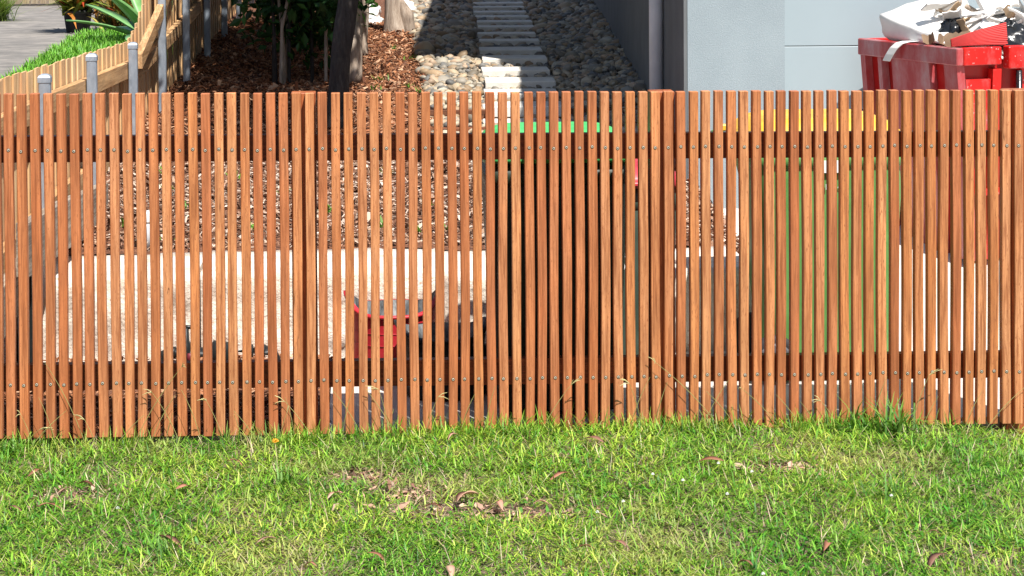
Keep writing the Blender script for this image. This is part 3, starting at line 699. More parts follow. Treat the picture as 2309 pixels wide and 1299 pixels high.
def W2(lx, ly, lz): # skip local to world
    c, s = math.cos(ang), math.sin(ang); return Vector((2.93 + lx * c - ly * s, 2.55 + lx * s + ly * c, .09 + lz))
# rubbish mound core
def heap(name, cx, cy, z0, rx, ry, h, mat, label, cat, seed, n=28, m_=14, rough=.25, group=None, peak=1.5):
    b = MB(); rings = []
    for j in range(m_):
        f = j / (m_ - 1); rr = math.cos(f * math.pi / 2) ** (1 / peak); z = z0 + h * math.sin(f * math.pi / 2)
        ring = []
        for k in range(n):
            a = 2 * math.pi * k / n; dx, dy = math.cos(a), math.sin(a)
            q = 1 + rough * mnoise.fractal(Vector((dx * 1.6 + seed, dy * 1.6, f * 2.5 + seed)), 1, 2, 4)
            ring.append((cx + rx * rr * dx * q, cy + ry * rr * dy * q, z + h * rough * .5 * mnoise.noise(Vector((dx * 3 + seed, dy * 3, f * 3))) * min(1, j)))
        rings.append(ring)
    b.loft(rings, 0, True); o = b.build(name, mat); tag(o, label, cat, group); return o
c0 = W2(.62, .46, 0)
heap('rubble_heap', c0.x, c0.y, .09 + SH - .13, .50, .34, .27, M['plasterboard'], 'grey white plaster rubble heaped in the middle of the skip', 'rubble', 4.2, rough=.5)
# big white woven bag at the left end
def blob(name, pts_lo, pts_hi, mat, label, cat, seed, sub=6, amp=.015):
    """crumpled bag between a lower and an upper quad (world points)"""
    b = MB(); rings = []
    lo = [Vector(p) for p in pts_lo]; hi = [Vector(p) for p in pts_hi]
    def per(q, t):
        L = []
        for i in range(4):
            for k in range(sub): L.append(q[i].lerp(q[(i + 1) % 4], k / sub))
        return L
    A, B = per(lo, 0), per(hi, 0); cA = sum(lo, Vector()) / 4; cB = sum(hi, Vector()) / 4
    for f, sh in ((0, .5), (0, .93), (.12, 1.0), (.3, 1.02), (.5, 1.0), (.7, 1.0), (.88, 1.0), (1.0, .97), (1.0, .6), (1.0, .2)):
        ring = []
        for p, q in zip(A, B):
            c = cA.lerp(cB, f); v = c + (p.lerp(q, f) - c) * sh
            v += Vector((mnoise.noise(v * 7 + Vector((seed, 0, 0))), mnoise.noise(v * 7 + Vector((0, seed, 0))), mnoise.noise(v * 7 + Vector((0, 0, seed))))) * amp
            ring.append(v)
        rings.append(ring)
    b.loft(rings, 0, True); o = b.build(name, mat); return tag(o, label, cat)
bl = [W2(.035, .17, SH + .0), W2(.36, .10, SH + .0), W2(.56, .74, SH), W2(.03, .72, SH - .0)]
bh = [W2(.05, .22, SH + .045), W2(.30, .24, SH + .075), W2(.54, .78, SH + .29), W2(.0, .75, SH + .13)]
o = blob('woven_bag', bl, bh, M['bulkbag'], 'large white woven bag slumped on the left end of the skip', 'bag', 2.0)
rs = random.Random(12)
def shard(name, lx, ly, lz, L, Wd, th, rot, mat, label, cat, group=None, seed=0, fold=0.0):
    """torn sheet with ragged outline and thickness"""
    r2 = random.Random(seed); n = 9; up, dn = [], []
    for k in range(n + 1):
        f = k / n - .5; up.append((f * L, Wd * .5 * (1 + r2.uniform(-.35, .2)), fold * abs(f))); dn.append((f * L, -Wd * .5 * (1 + r2.uniform(-.35, .2)), fold * abs(f)))
    b = MB(); b.loft([[(x, y, z + th), (x2, y2, z2 + th), (x2, y2, z2), (x, y, z)] for (x, y, z), (x2, y2, z2) in zip(up, dn)], 0, False)
    o = b.build(name, mat, None, W2(lx, ly, lz), rot); return tag(o, label, cat, group)
G1 = 'torn plaster sheets in the skip'
for k in range(26):
    shard('plaster_shard', rs.uniform(.16, .95), rs.uniform(.12, .5), SH + rs.uniform(.05, .19), rs.uniform(.10, .24), rs.uniform(.04, .10), .008, (rs.uniform(-.9, .3), rs.uniform(-.6, .6), rs.uniform(-.8, .8)), M['plasterboard'], 'torn white plasterboard piece jutting out of the rubbish heap in the skip', 'plasterboard', G1, k, rs.uniform(-.1, .1))
for k in range(10):
    shard('cardboard_scrap', rs.uniform(.16, 1.0), rs.uniform(.1, .45), SH + rs.uniform(.04, .16), rs.uniform(.06, .15), rs.uniform(.04, .09), .005, (rs.uniform(-1.2, -.2), rs.uniform(-.6, .6), rs.uniform(-.6, .6)), M['cardboard'], 'crumpled tan cardboard scrap wedged among the plaster pieces in the skip', 'cardboard', 'cardboard scraps in the skip', 40 + k, .1)
shard('cardboard_box', .055, .085, SH + .035, .13, .075, .006, (R(82), R(-4), R(-8)), M['dcard'], 'dark brown cardboard flap standing beside the red corrugated sheet', 'cardboard', None, 90)
shard('cardboard_box', .045, .20, SH + .02, .07, .05, .006, (R(65), R(12), R(-8)), M['dcard'], 'small folded brown carton at the skip corner', 'cardboard', None, 91, .08)
shard('cardboard_box', .03, .30, SH + .02, .06, .05, .006, (R(65), R(-14), R(-18)), M['dcard'], 'torn brown carton tucked under the white woven bag', 'cardboard', None, 92, .1)
# red corrugated sheet
b = MB(); rows = []
for i in range(41):
    f = i / 40; x = f * .335
    rows.append([(x, .0022 * math.sin(j * 1.57), (j / 48) * (.04 + .075 * f) + .004 * math.sin(f * 3.1)) for j in range(49)])
front = rows
b.loft(front, 0, True, False, False, closed=False); b.loft([[(x, y + .006, z) for x, y, z in r][::-1] for r in front], 0, True, False, False, closed=False)
o = b.build('corrugated_sheet', M['redfoil'], None, W2(-.015, .035, SH + .004), (R(-8), 0, ang)); tag(o, 'bright red corrugated sheet leaning on the front rim of the skip', 'sheet')
p0, p1 = W2(.10, .30, SH + .05), W2(.30, .34, SH + .16)
heap('rubbish_bag', W2(.15, .27, 0).x, W2(.15, .27, 0).y, .09 + SH + .0, .075, .06, .13, M['bagblack'], 'black plastic rubbish bag bulging between white bag and plaster', 'bag', 8.8, rough=.6)
heap('rubbish_bag', W2(.37, .09, 0).x, W2(.37, .09, 0).y, .09 + SH - .02, .10, .08, .13, M['bagblack'], 'shiny black plastic bag behind the red corrugated sheet', 'bag', 3.3, rough=.6)
# stick
a_, b__ = W2(.27, .52, SH + .24), W2(.38, .38, SH + .15)
o = MB().tube([a_, a_.lerp(b__, .3) + Vector((0, 0, .008)), a_.lerp(b__, .7), b__], [.011, .013, .014, .011], 10).build('broken_branch', M['palebark']); tag(o, 'broken pale branch stuck in the top of the skip rubbish', 'branch')
shard('foam_slab', .47, .36, SH + .215, .22, .14, .03, (R(58), R(-10), ang), M['plasterboard'], 'thick white foam slab on top of the skip heap', 'foam', None, 71)
shard('foam_slab', .72, .32, SH + .17, .30, .18, .02, (R(42), R(12), ang), M['bulkbag'], 'broad creased white sheet at the right end of the skip heap', 'sheet', None, 72, .08)
# paper strip draped over the rim
b = MB(); prof = [(.10, .006), (.04, .008), (-.005, .006), (-.03, -.004), (-.045, -.03), (-.052, -.065), (-.054, -.10)]
b.loft([[(x, .36 + i * .03, z), (x, .44 + i * .028, z), (x - .002, .44 + i * .028, z + .002), (x - .002, .36 + i * .03, z + .002)] for i, (x, z) in enumerate(prof)], 0, False)
o = b.build('paper_strip', M['bulkbag'], None, W2(0, 0, SH), (0, 0, ang)); tag(o, 'white paper strip draped over the left rim of the skip', 'paper')

# ================================================================ TREES
def leaves(name, n, cen, rad, size, cols, parent, seed, shell=.35, flat=.0, clumps=0):
    """folded leaf faces through an ellipsoid's volume, gathered in clumps"""
    u = rng.normal(0, 1, (n, 3)); u /= np.linalg.norm(u, axis=1, keepdims=True)
    r = rng.random(n) ** shell
    p = np.asarray(cen) + u * r[:, None] * np.asarray(rad)
    if clumps:
        uc = rng.normal(0, 1, (clumps, 3)); uc /= np.linalg.norm(uc, axis=1, keepdims=True)
        cc = np.asarray(cen) + uc * (rng.random(clumps) ** .45)[:, None] * np.asarray(rad)
        k = rng.integers(0, clumps, n); p = cc[k] + rng.normal(0, .13, (n, 3)) * np.asarray(rad) ** .5
    P = np.array([(0, 0, 0), (.5, .28, .06), (1, 0, -.05), (.5, -.28, .06)]); Fq = np.array([(0, 1, 2, 3)])
    L = rng.uniform(.7, 1.3, n) * size
    V, F_ = scatter(P, Fq, p, rotm(rng.uniform(0, 6.28, n), rng.normal(.5, .5, n), rng.normal(0, .6, n)), np.stack([L, L * .9, L], -1))
    c = np.repeat(palette(n, cols, .2), 4, 0)
    return obj(name, npmesh(name, V, F_, M['leaf'], c), parent)
LG = [(.035, .085, .02), (.05, .11, .025), (.025, .06, .018), (.06, .13, .03)]
def trunk(par, pts, rad, mat, name='trunk', n=14, lump=.12):
    # resample for a lumpy trunk
    P = []; Rr = []
    for i in range(len(pts) - 1):
        for k in range(6):
            f = k / 6; P.append(Vector(pts[i]).lerp(Vector(pts[i + 1]), f)); Rr.append((rad[i] * (1 - f) + rad[i + 1] * f) * (1 + lump * mnoise.noise(P[-1] * 5)))
    P.append(Vector(pts[-1])); Rr.append(rad[-1])
    return MB().tube(P, Rr, n).build(name, mat, par)
g0 = float(gz(5.2))
t1 = empty('shade_tree', (-.19, 5.2, g0)); tag(t1, 'dark rough barked tree rising from the shaded mulch', 'tree')
trunk(t1, [(.0, 0, -.05), (.01, 0, .12), (.03, .02, .45), (.09, .05, .85), (.16, .1, 1.4), (.2, .1, 2.2), (.15, .2, 3.2)], [.085, .068, .062, .064, .066, .06, .04], M['bark'])
trunk(t1, [(.2, .1, 2.1), (.0, .8, 2.7), (-.25, 2.0, 3.1), (-.3, 3.6, 3.4)], [.05, .045, .035, .02], M['bark'], 'limb')
trunk(t1, [(.2, .1, 2.2), (.35, -.5, 2.7), (.1, -1.2, 3.1)], [.045, .035, .02], M['bark'], 'limb')
leaves('crown', 25000, (.10, 1.7, 2.85), (.62, 4.0, .75), .085, LG, t1, 1, clumps=400)
leaves('crown', 3800, (.42, -1.2, 2.75), (.36, 1.1, .5), .085, LG, t1, 7, clumps=70)  # extra lobe out of view, added to shade the dark trunk
leaves('crown', 5000, (-.75, 3.4, 2.75), (.45, 2.6, .5), .085, LG, t1, 2, clumps=90)
g2 = float(gz(9.0))
t2 = empty('slender_tree', (-.055, 9.1, g2)); tag(t2, 'slim grey trunked tree just behind the dark tree', 'tree')
trunk(t2, [(0, 0, -.05), (.0, 0, .1), (.03, 0, .5), (.06, .02, 1.2), (.08, .1, 2.6)], [.075, .062, .058, .056, .04], M['palebark'])
trunk(t2, [(-.08, -.05, -.05), (-.03, -.05, .3), (-.01, -.06, 1.2)], [.022, .02, .015], M['palebark'], 'limb')
leaves('crown', 3200, (-.1, -.3, 2.9), (.55, 1.6, .6), .08, LG, t2, 3, clumps=50)
g3 = float(gz(10.7))
t3 = empty('pale_tree', (.23, 10.8, g3)); tag(t3, 'stout tan trunk with a swollen base near the gravel edge', 'tree')
trunk(t3, [(.02, 0, -.05), (.01, 0, .08), (.0, 0, .22), (.0, .02, .6), (.0, .05, 2.4)], [.11, .09, .072, .07, .06], M['palebark'])
trunk(t3, [(.14, .02, -.05), (.12, 0, .14), (.06, 0, .28)], [.06, .07, .03], M['palebark'], 'root_flare')
leaves('crown', 3200, (-.55, .8, 2.7), (.5, 2.4, .55), .08, LG, t3, 4, clumps=50)
st = empty('leaning_log', (-.095, 7.35, float(gz(7.3)))); tag(st, 'pale sawn log standing against the dark trunk', 'log')
trunk(st, [(0, 0, .0), (.0, 0, .3), (.03, .02, .42)], [.062, .066, .05], M['palebark'], 'trunk')
trunk(st, [(.01, .02, .4), (-.0, .03, .8), (.02, .05, 1.5)], [.03, .024, .02], M['palebark'], 'limb')
# dark leafy shrub with many stems
gs = float(gz(7.3)); sh_ = empty('leafy_shrub', (-.46, 7.35, gs)); tag(sh_, 'dark leafy shrub with many thin stems in deep shade', 'shrub')
rs = random.Random(31)
for k in range(11):
    bx, by = rs.uniform(-.2, .3), rs.uniform(-.15, .3); tx, ty = bx + rs.uniform(-.18, .18), by + rs.uniform(-.2, .2)
    trunk(sh_, [(bx, by, -.05), (bx * .9 + tx * .1, by, .4), (tx, ty, 1.1), (tx * 1.2, ty * 1.2, 1.9)], [.014 if k > 2 else .022, .012, .01, .006], M['palebark'] if k % 3 else M['bark'], 'stem', 8)
leaves('foliage', 5600, (.02, .1, .82), (.42, .44, .54), .095, [(.03, .085, .02), (.045, .12, .025), (.02, .055, .015)], sh_, 5, clumps=110)
leaves('foliage', 3200, (.0, .1, 1.7), (.55, .6, .55), .09, LG, sh_, 6, clumps=60)
# pale rubbish bags and rock behind the trunks
for (xx, dd, rx, h, lab) in ((.03, 12.3, .10, .12, 'white plastic bag lying behind the stout tan trunk'), (.36, 12.5, .12, .13, 'crumpled white bag beside the gravel edge behind the trunk'), (.05, 11.6, .11, .07, 'pale bundle on the mulch between two trunks')):
    heap('plastic_bag', xx, dd, float(gz(dd)) - .02, rx, .1, h, M['bulkbag'], lab, 'bag', xx * 9 + 3, rough=.5)
# weeds in the mulch
def tuft(name, loc, n, h, wd, cols, label, cat, group=None, spread=.5, seed=0, parent=None, bend=.5, base=.02):
    V, Q, Cc = blades(np.full(n, 0.) + rng.normal(0, base, n), rng.normal(0, base, n), np.zeros(n), rng.uniform(.6, 1.1, n) * h, rng.uniform(.7, 1.2, n) * wd, rng.uniform(0, 6.28, n), np.abs(rng.normal(spread, .25, n)), bend, palette(n, cols, .15))
    o = obj(name, npmesh(name, V, Q, M['grass'], Cc), parent, loc); 
    if label: tag(o, label, cat, group)
    return o
def blades(x, y, z, h, wd, az, lean, bend, col, rows=4):
    """curved tapering blades: returns verts, quads, vertex colours"""
    n = len(x); t = np.linspace(0, 1, rows)
    ang_ = lean[:, None] + np.asarray(bend).reshape(-1, 1) * t[None]          # angle from vertical along the blade
    ds = h[:, None] / (rows - 1)
    hor = np.concatenate([np.zeros((n, 1)), np.cumsum(np.sin(ang_[:, :-1]) * ds, 1)], 1)
    ver = np.concatenate([np.zeros((n, 1)), np.cumsum(np.cos(ang_[:, :-1]) * ds, 1)], 1)
    cx, cy = np.cos(az), np.sin(az)
    P = np.stack([x[:, None] + hor * cx[:, None], y[:, None] + hor * cy[:, None], z[:, None] + ver], -1)
    wt = np.array([.75, 1.0, .7, .08])[:rows] if rows == 4 else np.linspace(1, .1, rows)
    half = wd[:, None] * wt[None] * .5
    side = np.stack([-cy, cx, np.zeros(n)], -1)[:, None, :] * half[..., None]
    V = np.stack([P - side, P + side], 2).reshape(n, rows * 2, 3)
    q = np.array([(2 * r, 2 * r + 1, 2 * r + 3, 2 * r + 2) for r in range(rows - 1)])
    Q = (q[None] + (np.arange(n) * rows * 2)[:, None, None]).reshape(-1, 4)
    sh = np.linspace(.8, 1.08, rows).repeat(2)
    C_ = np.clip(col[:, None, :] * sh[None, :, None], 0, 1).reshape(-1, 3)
    return V.reshape(-1, 3), Q, C_
GW = [(.12, .28, .03), (.16, .32, .05), (.09, .22, .03)]
rs = random.Random(77)
for k, (xx, dd) in enumerate(((.22, 9.3), (.1, 7.4), (.3, 7.0), (.36, 6.7), (.05, 6.9), (.33, 8.6), (-.95, 2.05), (-1.15, 2.3), (-.9, 2.6), (-.55, 2.2), (-.42, 3.0), (-.2, 2.5), (.05, 2.2), (.3, 2.6), (.22, 2.1), (-.7, 3.4), (-.35, 3.9), (.12, 3.5), (-1.0, 3.1), (.35, 2.15), (-1.1, 3.6))):
    tuft('garden_weed', (xx, dd, float(gz(dd))), 9, .06, .011, GW, 'small bright green weed sprouting through the bark mulch', 'weed', 'weeds in the mulch', .7)

# ================================================================ NEIGHBOUR'S SIDE
nd = sheet('neighbour_driveway', np.linspace(-9, -3.12, 10), np.linspace(6, 24.6, 12), lambda x, y: np.full(x.shape, .5), M['oldconcrete']); tag(nd, 'weathered grey concrete drive on the far side of the paling fence', 'driveway', kind='structure')
ns = sheet('neighbour_ground', np.linspace(-9, -1.62, 10), np.linspace(-.4, 34, 20), lambda x, y: np.interp(y, [-1, 4, 34], [.0, .48, .488]), M['soil']); tag(ns, 'earth of the neighbouring garden beyond the paling fence', 'ground', kind='structure')
n = 16000; d = rng.uniform(8.0, 16.9, n); xl = -3.08 - (d - 11.5) * .045
x = xl + rng.random(n) ** 1.0 * (-1.75 - xl); hh = rng.uniform(.05, .13, n)
V, Q, Cc = blades(x, d, np.full(n, .49), hh, rng.uniform(.010, .018, n), rng.uniform(0, 6.28, n), np.abs(rng.normal(.35, .25, n)), .6, palette(n, [(.12, .34, .025), (.16, .40, .035), (.08, .25, .02), (.21, .43, .06)], .18))
tag(obj('neighbour_grass', npmesh('neighbour_grass', V, Q, M['grass'], Cc)), 'lush green grass strip beyond the paling fence', 'grass', kind='stuff')
pt = empty('potted_bromeliad', (-3.42, 17.4, .5)); tag(pt, 'bromeliad with red and orange leaves in a black pot beyond the paling fence', 'potted plant')
MB().lathe([(.13, 0), (.135, .01), (.165, .22), (.185, .225), (.185, .26), (.17, .262), (.16, .22)], 28).build('pot', M['pot'], pt)
MB().lathe([(.0, .2), (.158, .2)], 20, cap0=False, cap1=False).build('potting_mix', M['mulchbed'], pt)
n = 330; az = rng.uniform(0, 6.28, n); V, Q, Cc = blades(rng.normal(0, .06, n), rng.normal(0, .06, n), np.full(n, .2), rng.uniform(.35, .75, n), rng.uniform(.035, .06, n), az, np.abs(rng.normal(.5, .3, n)), 1.2,
    palette(n, [(.20, .26, .03), (.28, .24, .03), (.12, .18, .03), (.42, .16, .03), (.45, .06, .02), (.10, .14, .02), (.36, .30, .08)], .2))
obj('leaves', npmesh('leaves', V, Q, M['grass'], Cc), pt)
for (xx, dd, n, h, lab) in ((-2.95, 17.9, 120, .7, 'bronze strappy bromeliad clump growing beside the black pot'), (-2.7, 19.2, 160, .8, 'dark strappy garden plant behind the paling fence'), (-3.15, 18.9, 160, .6, 'green and orange strappy clump behind the black pot')):
    tuft('strappy_plant', (xx, dd, .48), n, h, .045, [(.10, .13, .02), (.20, .16, .03), (.06, .10, .02), (.30, .14, .03)], lab, 'plant', None, .5, bend=1.0, base=.12)
ag = empty('agave', (-2.28, 14.9, .49)); tag(ag, 'agave with broad pale green pointed leaves behind the paling fence', 'agave')
rs = random.Random(5)
for k in range(17):
    a = k * 2.399; lean = .35 + .065 * k; L = rs.uniform(.8, 1.1); Wd = rs.uniform(.17, .23); P = []; nrow = 9
    b = MB(); rows = []; hx_, hz_ = .04, 0.
    for r in range(nrow + 1):
        f = r / nrow; an = lean + f * .35; wv = Wd * (math.sin(math.pi * (f * .82 + .12)) ** .8 if f < .97 else .04) * (1 - .25 * f)
        c_, s_ = math.cos(a), math.sin(a)
        up = Vector((-math.cos(an) * c_, -math.cos(an) * s_, math.sin(an)))
        cen = Vector((hx_ * c_, hx_ * s_, hz_ + .03)); sd = Vector((-s_, c_, 0)) * wv / 2
        rows.append([cen - sd + up * wv * .14, cen, cen + sd + up * wv * .14, cen - up * .014])
        hx_ += math.sin(an) * L / nrow; hz_ += math.cos(an) * L / nrow
    b.loft(rows, 0, True); b.build('leaf', M.setdefault('agave', plain('agave_leaf', (.19, .40, .14), .45, 0, .15, 6)), ag)
tuft('ornamental_grass', (-4.95, 20.2, .5), 900, .55, .012, [(.16, .26, .04), (.24, .30, .07), (.10, .18, .03)], 'rounded clump of fine yellow green ornamental grass on the old concrete', 'grass clump', None, .55, bend=1.0, base=.10)
ff = empty('far_paling_fence', (-4.6, 25, .5)); tag(ff, 'old low paling fence of spaced boards at the end of the neighbouring drive', 'fence')
for k in range(26): MB().box(-.05, .05, 0, .018, .02, .95, ch=0).build('paling', M['oldpaling'], ff, (-2 + k * .135, 0, 0))
for zz in (.06, .6): MB().box(-2.1, 1.5, .02, .06, zz, zz + .08).build('rail', M['oldpaling'], ff)
for k in range(7):
    q = obj('fallen_leaf', None); bpy.data.objects.remove(q)

# ================================================================ VERGE GRASS
def turf(n, xr, yr, hr, wr, lean, bend, cols, jit=.16, dens=None, zoff=0.0, patch=True, zr=0.0):
    x = rng.uniform(*xr, n); y = rng.uniform(*yr, n)
    if dens is not None: k = rng.random(n) < dens(x, y); x, y = x[k], y[k]; n = len(x)
    c = palette(n, cols, jit)
    if patch:
        pn = np.interp(vnoise(x, y, 2.3, 4.4) + .5 * vnoise(x, y, 7, 1.4), [-.6, .6], [0, 1])[:, None]
        c = c * (np.array([.60, .80, .66]) * (1 - pn) + np.array([1.25, 1.06, 1.1]) * pn)
        dn = np.clip(vnoise(x, y, 1.7, 21.) * 1.6 + .9 * vnoise(x, y, 6, 31.) - .30, 0, .5)[:, None] * (rng.random((n, 1)) < .75)
        c = c * (1 - dn) + np.array([.50, .46, .17]) * rng.uniform(.7, 1.15, (n, 1)) * dn
    return blades(x, y, lawn_z(x, y) + zoff + rng.random(n) ** 1.5 * zr, rng.uniform(*hr, n), rng.uniform(*wr, n), rng.uniform(0, 6.28, n), np.clip(np.abs(rng.normal(lean, .35, n)), 0, 1.5), bend, c)
bare = [(.30, -.92, .34, .11), (.48, -.98, .22, .08), (-1.0, -.62, .16, .10), (1.42, -.56, .16, .07), (-.02, -.52, .14, .07), (.12, -.72, .15, .08)]
def dens(x, y):
    d = .62 + .55 * np.clip(vnoise(x, y, 3.1, 8.) + .35 + .5 * vnoise(x, y, 9, 2.), -.4, .8)
    for bx, by, rx, ry in bare: d *= 1 - .93 * np.exp(-(((x - bx) / rx) ** 2 + ((y - by) / ry) ** 2) ** 1.3)
    return d
GC = [(.185, .39, .025), (.24, .44, .04), (.125, .32, .022), (.31, .48, .06), (.055, .185, .018), (.36, .46, .085), (.10, .28, .026)]
DRY = [(.56, .47, .28), (.46, .36, .22), (.62, .55, .37), (.30, .20, .12), (.50, .36, .26)]
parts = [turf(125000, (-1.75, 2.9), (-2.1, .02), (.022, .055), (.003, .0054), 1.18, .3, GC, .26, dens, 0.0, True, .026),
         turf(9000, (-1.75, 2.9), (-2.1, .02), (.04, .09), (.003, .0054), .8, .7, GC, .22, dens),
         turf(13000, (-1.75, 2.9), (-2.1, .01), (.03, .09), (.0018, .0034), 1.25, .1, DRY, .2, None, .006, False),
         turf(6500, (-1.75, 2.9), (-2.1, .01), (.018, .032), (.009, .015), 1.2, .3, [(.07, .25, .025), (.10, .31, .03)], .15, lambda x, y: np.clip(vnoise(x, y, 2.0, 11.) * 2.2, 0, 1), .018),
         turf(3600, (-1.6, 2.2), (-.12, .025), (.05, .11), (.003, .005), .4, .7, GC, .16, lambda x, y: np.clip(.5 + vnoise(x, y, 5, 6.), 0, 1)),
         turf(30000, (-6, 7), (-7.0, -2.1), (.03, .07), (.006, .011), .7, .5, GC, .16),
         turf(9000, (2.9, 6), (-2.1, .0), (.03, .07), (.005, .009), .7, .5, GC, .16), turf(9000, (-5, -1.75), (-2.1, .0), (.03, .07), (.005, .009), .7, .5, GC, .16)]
def join(parts):
    Vs, Qs, Cs, o = [], [], [], 0
    for V, Q, c in parts: Vs.append(V); Qs.append(Q + o); Cs.append(c); o += len(V)
    return np.concatenate(Vs), np.concatenate(Qs), np.concatenate(Cs)
V, Q, Cc = join(parts)
tag(obj('verge_grass', npmesh('verge_grass', V, Q, M['grass'], Cc)), 'patchy bright green verge lawn in front of the slat fence', 'grass', kind='stuff')
# taller coarse clumps and seed stalks along the fence foot
rs = random.Random(15)
for k, (xx, yy, n, h, wd, lab) in enumerate(((1.93, -.10, 46, .17, .008, 'tall coarse grass clump against the right part of the slat fence'), (1.80, -.06, 16, .16, .008, 'smaller coarse grass tuft beside the tall clump at the fence'),
        (-1.27, -.08, 26, .13, .008, 'broad bladed grass clump at the left end of the slat fence'), (1.72, -.95, 34, .13, .006, 'long bladed grass clump out on the lawn right of the bare patch'), (-.29, -.62, 30, .13, .006, 'dark green grass tuft on the lawn left of the bare patch'), (-.62, -1.3, 30, .13, .005, 'thin grass tuft on the near lawn'), (2.3, -.5, 30, .12, .006, 'grass tuft near the gate end of the fence'))):
    tuft('grass_clump', (xx, yy, float(lawn_z(np.array([xx]), np.array([yy]))[0])), n, h, wd, [(.13, .28, .04), (.18, .34, .06), (.10, .24, .04)], lab, 'grass clump', None, .45, bend=.9, base=.03)
def stalk(xx, yy, h, az, lean, seed, forks=True):
    r2 = random.Random(seed); b = MB(); P = []; x, z = 0., 0.
    for k in range(7):
        P.append((x * math.cos(az), x * math.sin(az) * .35, z)); an = lean + k * .05; x += math.sin(an) * h / 6; z += math.cos(an) * h / 6
    b.tube(P, [.0011] * 5 + [.0008, .0006], 4, 0, False); tip = Vector(P[-1])
    o = b.build('stem', M.setdefault('stalk', plain('grass_stalk', (.30, .30, .10), .7)), None)
    t = empty('seed_stalk', (xx, yy, float(lawn_z(np.array([xx]), np.array([yy]))[0]))); o.parent = t
    if forks:
        for k in range(r2.choice((2, 3, 3))):
            a2 = r2.uniform(-1.5, 1.5) + (0 if math.cos(az) > 0 else 3.14); L = r2.uniform(.03, .055); e = tip + Vector((math.cos(a2) * L, r2.uniform(-.01, .01), L * r2.uniform(-.3, .6)))
            MB().tube([tip, tip.lerp(e, .5) + Vector((0, 0, .004)), e], [.0008, .0016, .0006], 4, 0, False).build('seed_head', M.setdefault('seed', plain('seed_head', (.48, .44, .20), .8)), t)
    tag(t, 'thin grass seed stalk standing against the slat fence', 'grass stalk', 'seed stalks along the fence foot')
SX = [-1.27, -1.24, -1.2, -1.12, -1.02, -.98, -.93, -.86, -.8, -.74, -.68, -.6, -.52, -.46, -.4, -.33, -.27, -.2, -.1, -.02, .07, .1, .2, .33, .42, .62, .95, 1.0, 1.05, 1.22, 1.3, 1.36, 1.52, 1.6, 1.66, 1.74, 1.86, 2.0, 2.05, 2.2, 2.28]
for k, xx in enumerate(SX):
    stalk(xx, rs.uniform(-.07, -.015), rs.uniform(.12, .24) if k not in (4, 7, 30) else .36, rs.choice((0, math.pi)) + rs.uniform(-.4, .4), rs.uniform(.05, .65), k, k % 5 in (0, 2))
n = 1500; ib = rng.integers(0, len(bare), n); bb_ = np.array(bare)[ib]
lx_ = bb_[:, 0] + rng.normal(0, .55, n) * bb_[:, 2]; ly_ = bb_[:, 1] + rng.normal(0, .55, n) * bb_[:, 3]
boxv = np.array([(0, 0, 0), (.5, .25, .08), (1, 0, 0), (.5, -.25, .05), (.5, 0, -.06)], float); boxf = np.array([(0, 1, 3), (1, 2, 3), (0, 3, 4), (3, 2, 4), (2, 1, 4), (1, 0, 4)])
L_ = rng.gamma(3, .007, n)
V, F_ = scatter(boxv, boxf, np.stack([lx_, ly_, lawn_z(lx_, ly_) + rng.uniform(.002, .016, n)], -1), rotm(rng.uniform(0, 6.28, n), rng.normal(0, .3, n), rng.normal(0, .4, n)), np.stack([L_, L_ * rng.uniform(.3, .9, n), L_], -1))
tag(obj('leaf_litter', npmesh('leaf_litter', V, F_, M['chip'], np.repeat(palette(n, [(.40, .24, .17), (.22, .12, .08), (.42, .30, .22), (.12, .07, .05), (.40, .25, .18)], .2), 5, 0))), 'broken brown leaf litter scattered over the bare lawn patches', 'litter', kind='stuff')
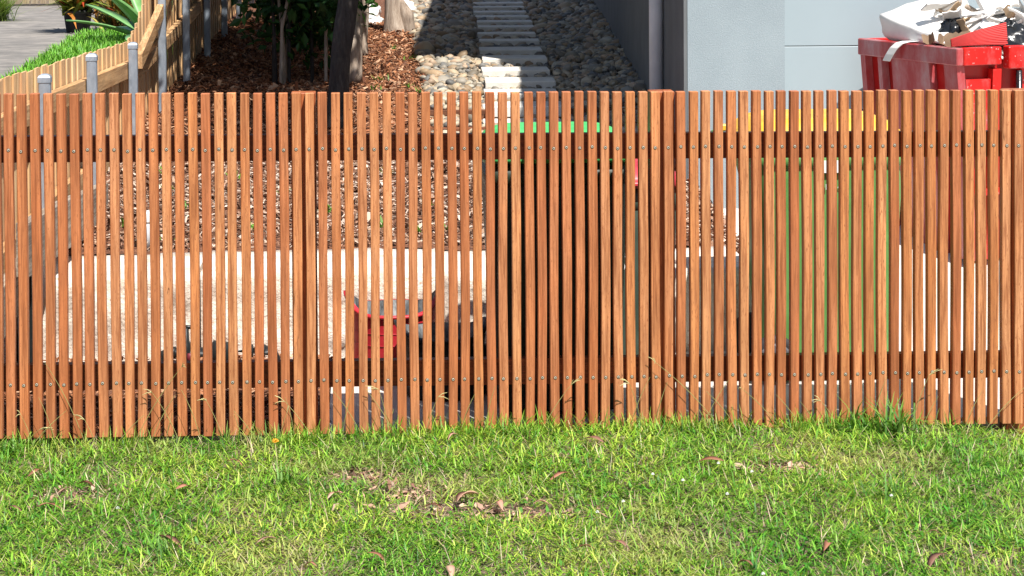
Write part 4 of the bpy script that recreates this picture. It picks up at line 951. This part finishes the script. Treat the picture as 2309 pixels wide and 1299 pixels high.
# fallen gum leaves
LV = [(0.311, -0.874, .17), (-1.038, -0.817, .075), (-0.614, -1.235, .12), (-0.115, -0.821, .07), (0.019, -1.469, .085), (0.23, -1.623, .09), (0.8, -0.257, .08), (0.297, -0.154, .06), (1.164, -0.563, .10), (0.643, -0.66, .08), (1.369, -1.476, .08), (1.672, -1.578, .10), (1.096, -1.605, .06), (-0.476, -1.639, .10), (-0.317, -1.261, .07), (-1.143, -0.397, .07), (1.732, -1.338, .05), (1.415, -0.382, .05), (0.643, -1.444, .06), (0.755, -1.4, .06), (0.141, -0.726, .05), (-0.467, -0.369, .06), (-0.617, -0.658, .07), (-0.744, -1.652, .07), (-0.176, -1.495, .05), (.42, -.95, .08), (.2, -.97, .07), (.55, -.93, .06), (-.95, -.6, .09), (-1.15, -.83, .06)]
rs = random.Random(8)
for k, (xx, yy, L) in enumerate(LV):
    b = MB(); nrow = 10; cv = rs.uniform(-.5, .5); tw = rs.uniform(-.5, .5); rows = []
    for r in range(nrow + 1):
        f = r / nrow; wv = L * .27 * math.sin(math.pi * min(1, f * .96 + .02)) ** .85 + .0006; cx = (f - .5) * L; cy = cv * L * .5 * (f - .5) ** 2 * 2; cz = .012 * math.sin(f * 3.1) + .004
        a = tw * (f - .5) * 2
        rows.append([(cx, cy - wv / 2 * math.cos(a), cz + abs(wv) * .18 - wv / 2 * math.sin(a)), (cx, cy, cz), (cx, cy + wv / 2 * math.cos(a), cz + abs(wv) * .18 + wv / 2 * math.sin(a)), (cx, cy, cz - .0008)])
    b.loft(rows, 0, True); me = b.mesh('fallen_leaf', M['gum'])
    c = palette(1, [(.50, .26, .18), (.42, .19, .12), (.34, .15, .09), (.56, .34, .24), (.26, .13, .09)], .1)[0]
    a_ = me.color_attributes.new('Col', 'FLOAT_COLOR', 'POINT'); a_.data.foreach_set('color', np.tile(np.append(c, 1.0).astype(np.float32), len(me.vertices)))
    o = obj('fallen_leaf', me, None, (xx, yy, float(lawn_z(np.array([xx]), np.array([yy]))[0]) + .028), (rs.uniform(-.35, .2), rs.uniform(-.3, .3), rs.uniform(-.9, .9) if k % 5 else rs.uniform(1, 2)))
    tag(o, 'dry pinkish brown gum leaf lying on the verge grass' if k else 'longest curled brown gum leaf lying across the bare patch', 'leaf', 'fallen gum leaves on the lawn' if k else None)
# clover flowers and a dandelion
CLV = [(1.275, -0.754), (0.943, -0.741), (1.181, -0.643), (0.812, -0.996), (1.148, -1.006), (0.716, -1.109), (1.678, -1.032), (-0.807, -0.904), (1.122, -1.75), (1.029, -0.842)]
fm = MB(); fr_ = random.Random(2)
for k in range(26):
    a = fr_.uniform(0, 6.28); e = fr_.uniform(-.3, 1.4); dv = Vector((math.cos(a) * math.cos(e), math.sin(a) * math.cos(e), math.sin(e)))
    fm.tube([dv * .001, dv * .006], [.0012, .0007], 4, 0, False)
fme = fm.mesh('flower_head', M['letter'])
for xx, yy in CLV:
    t = empty('clover_flower', (xx, yy, float(lawn_z(np.array([xx]), np.array([yy]))[0]))); tag(t, 'tiny white clover flower in the verge grass', 'flower', 'clover flowers in the lawn')
    obj('flower_head', fme, t, (0, 0, .05)); MB().tube([(0, 0, 0), (.002, 0, .05)], .0008, 4).build('stem', M['stalk'], t)
t = empty('dandelion', (-.331, -.308, float(lawn_z(np.array([-.331]), np.array([-.308]))[0]))); tag(t, 'single yellow dandelion on a pale stalk near the fence', 'flower')
MB().tube([(.012, -.06, 0), (.006, -.03, .05), (0, 0, .085)], .0014, 5).build('stem', M['seed'], t)
fm = MB()
for k in range(40):
    a = fr_.uniform(0, 6.28); e = fr_.uniform(.05, 1.2); dv = Vector((math.cos(a) * math.cos(e), math.sin(a) * math.cos(e), math.sin(e)))
    fm.tube([dv * .001, dv * .014], [.001, .0012], 4, 0, False)
fm.build('flower_head', M['lid_yellow'], t, (0, 0, .085))
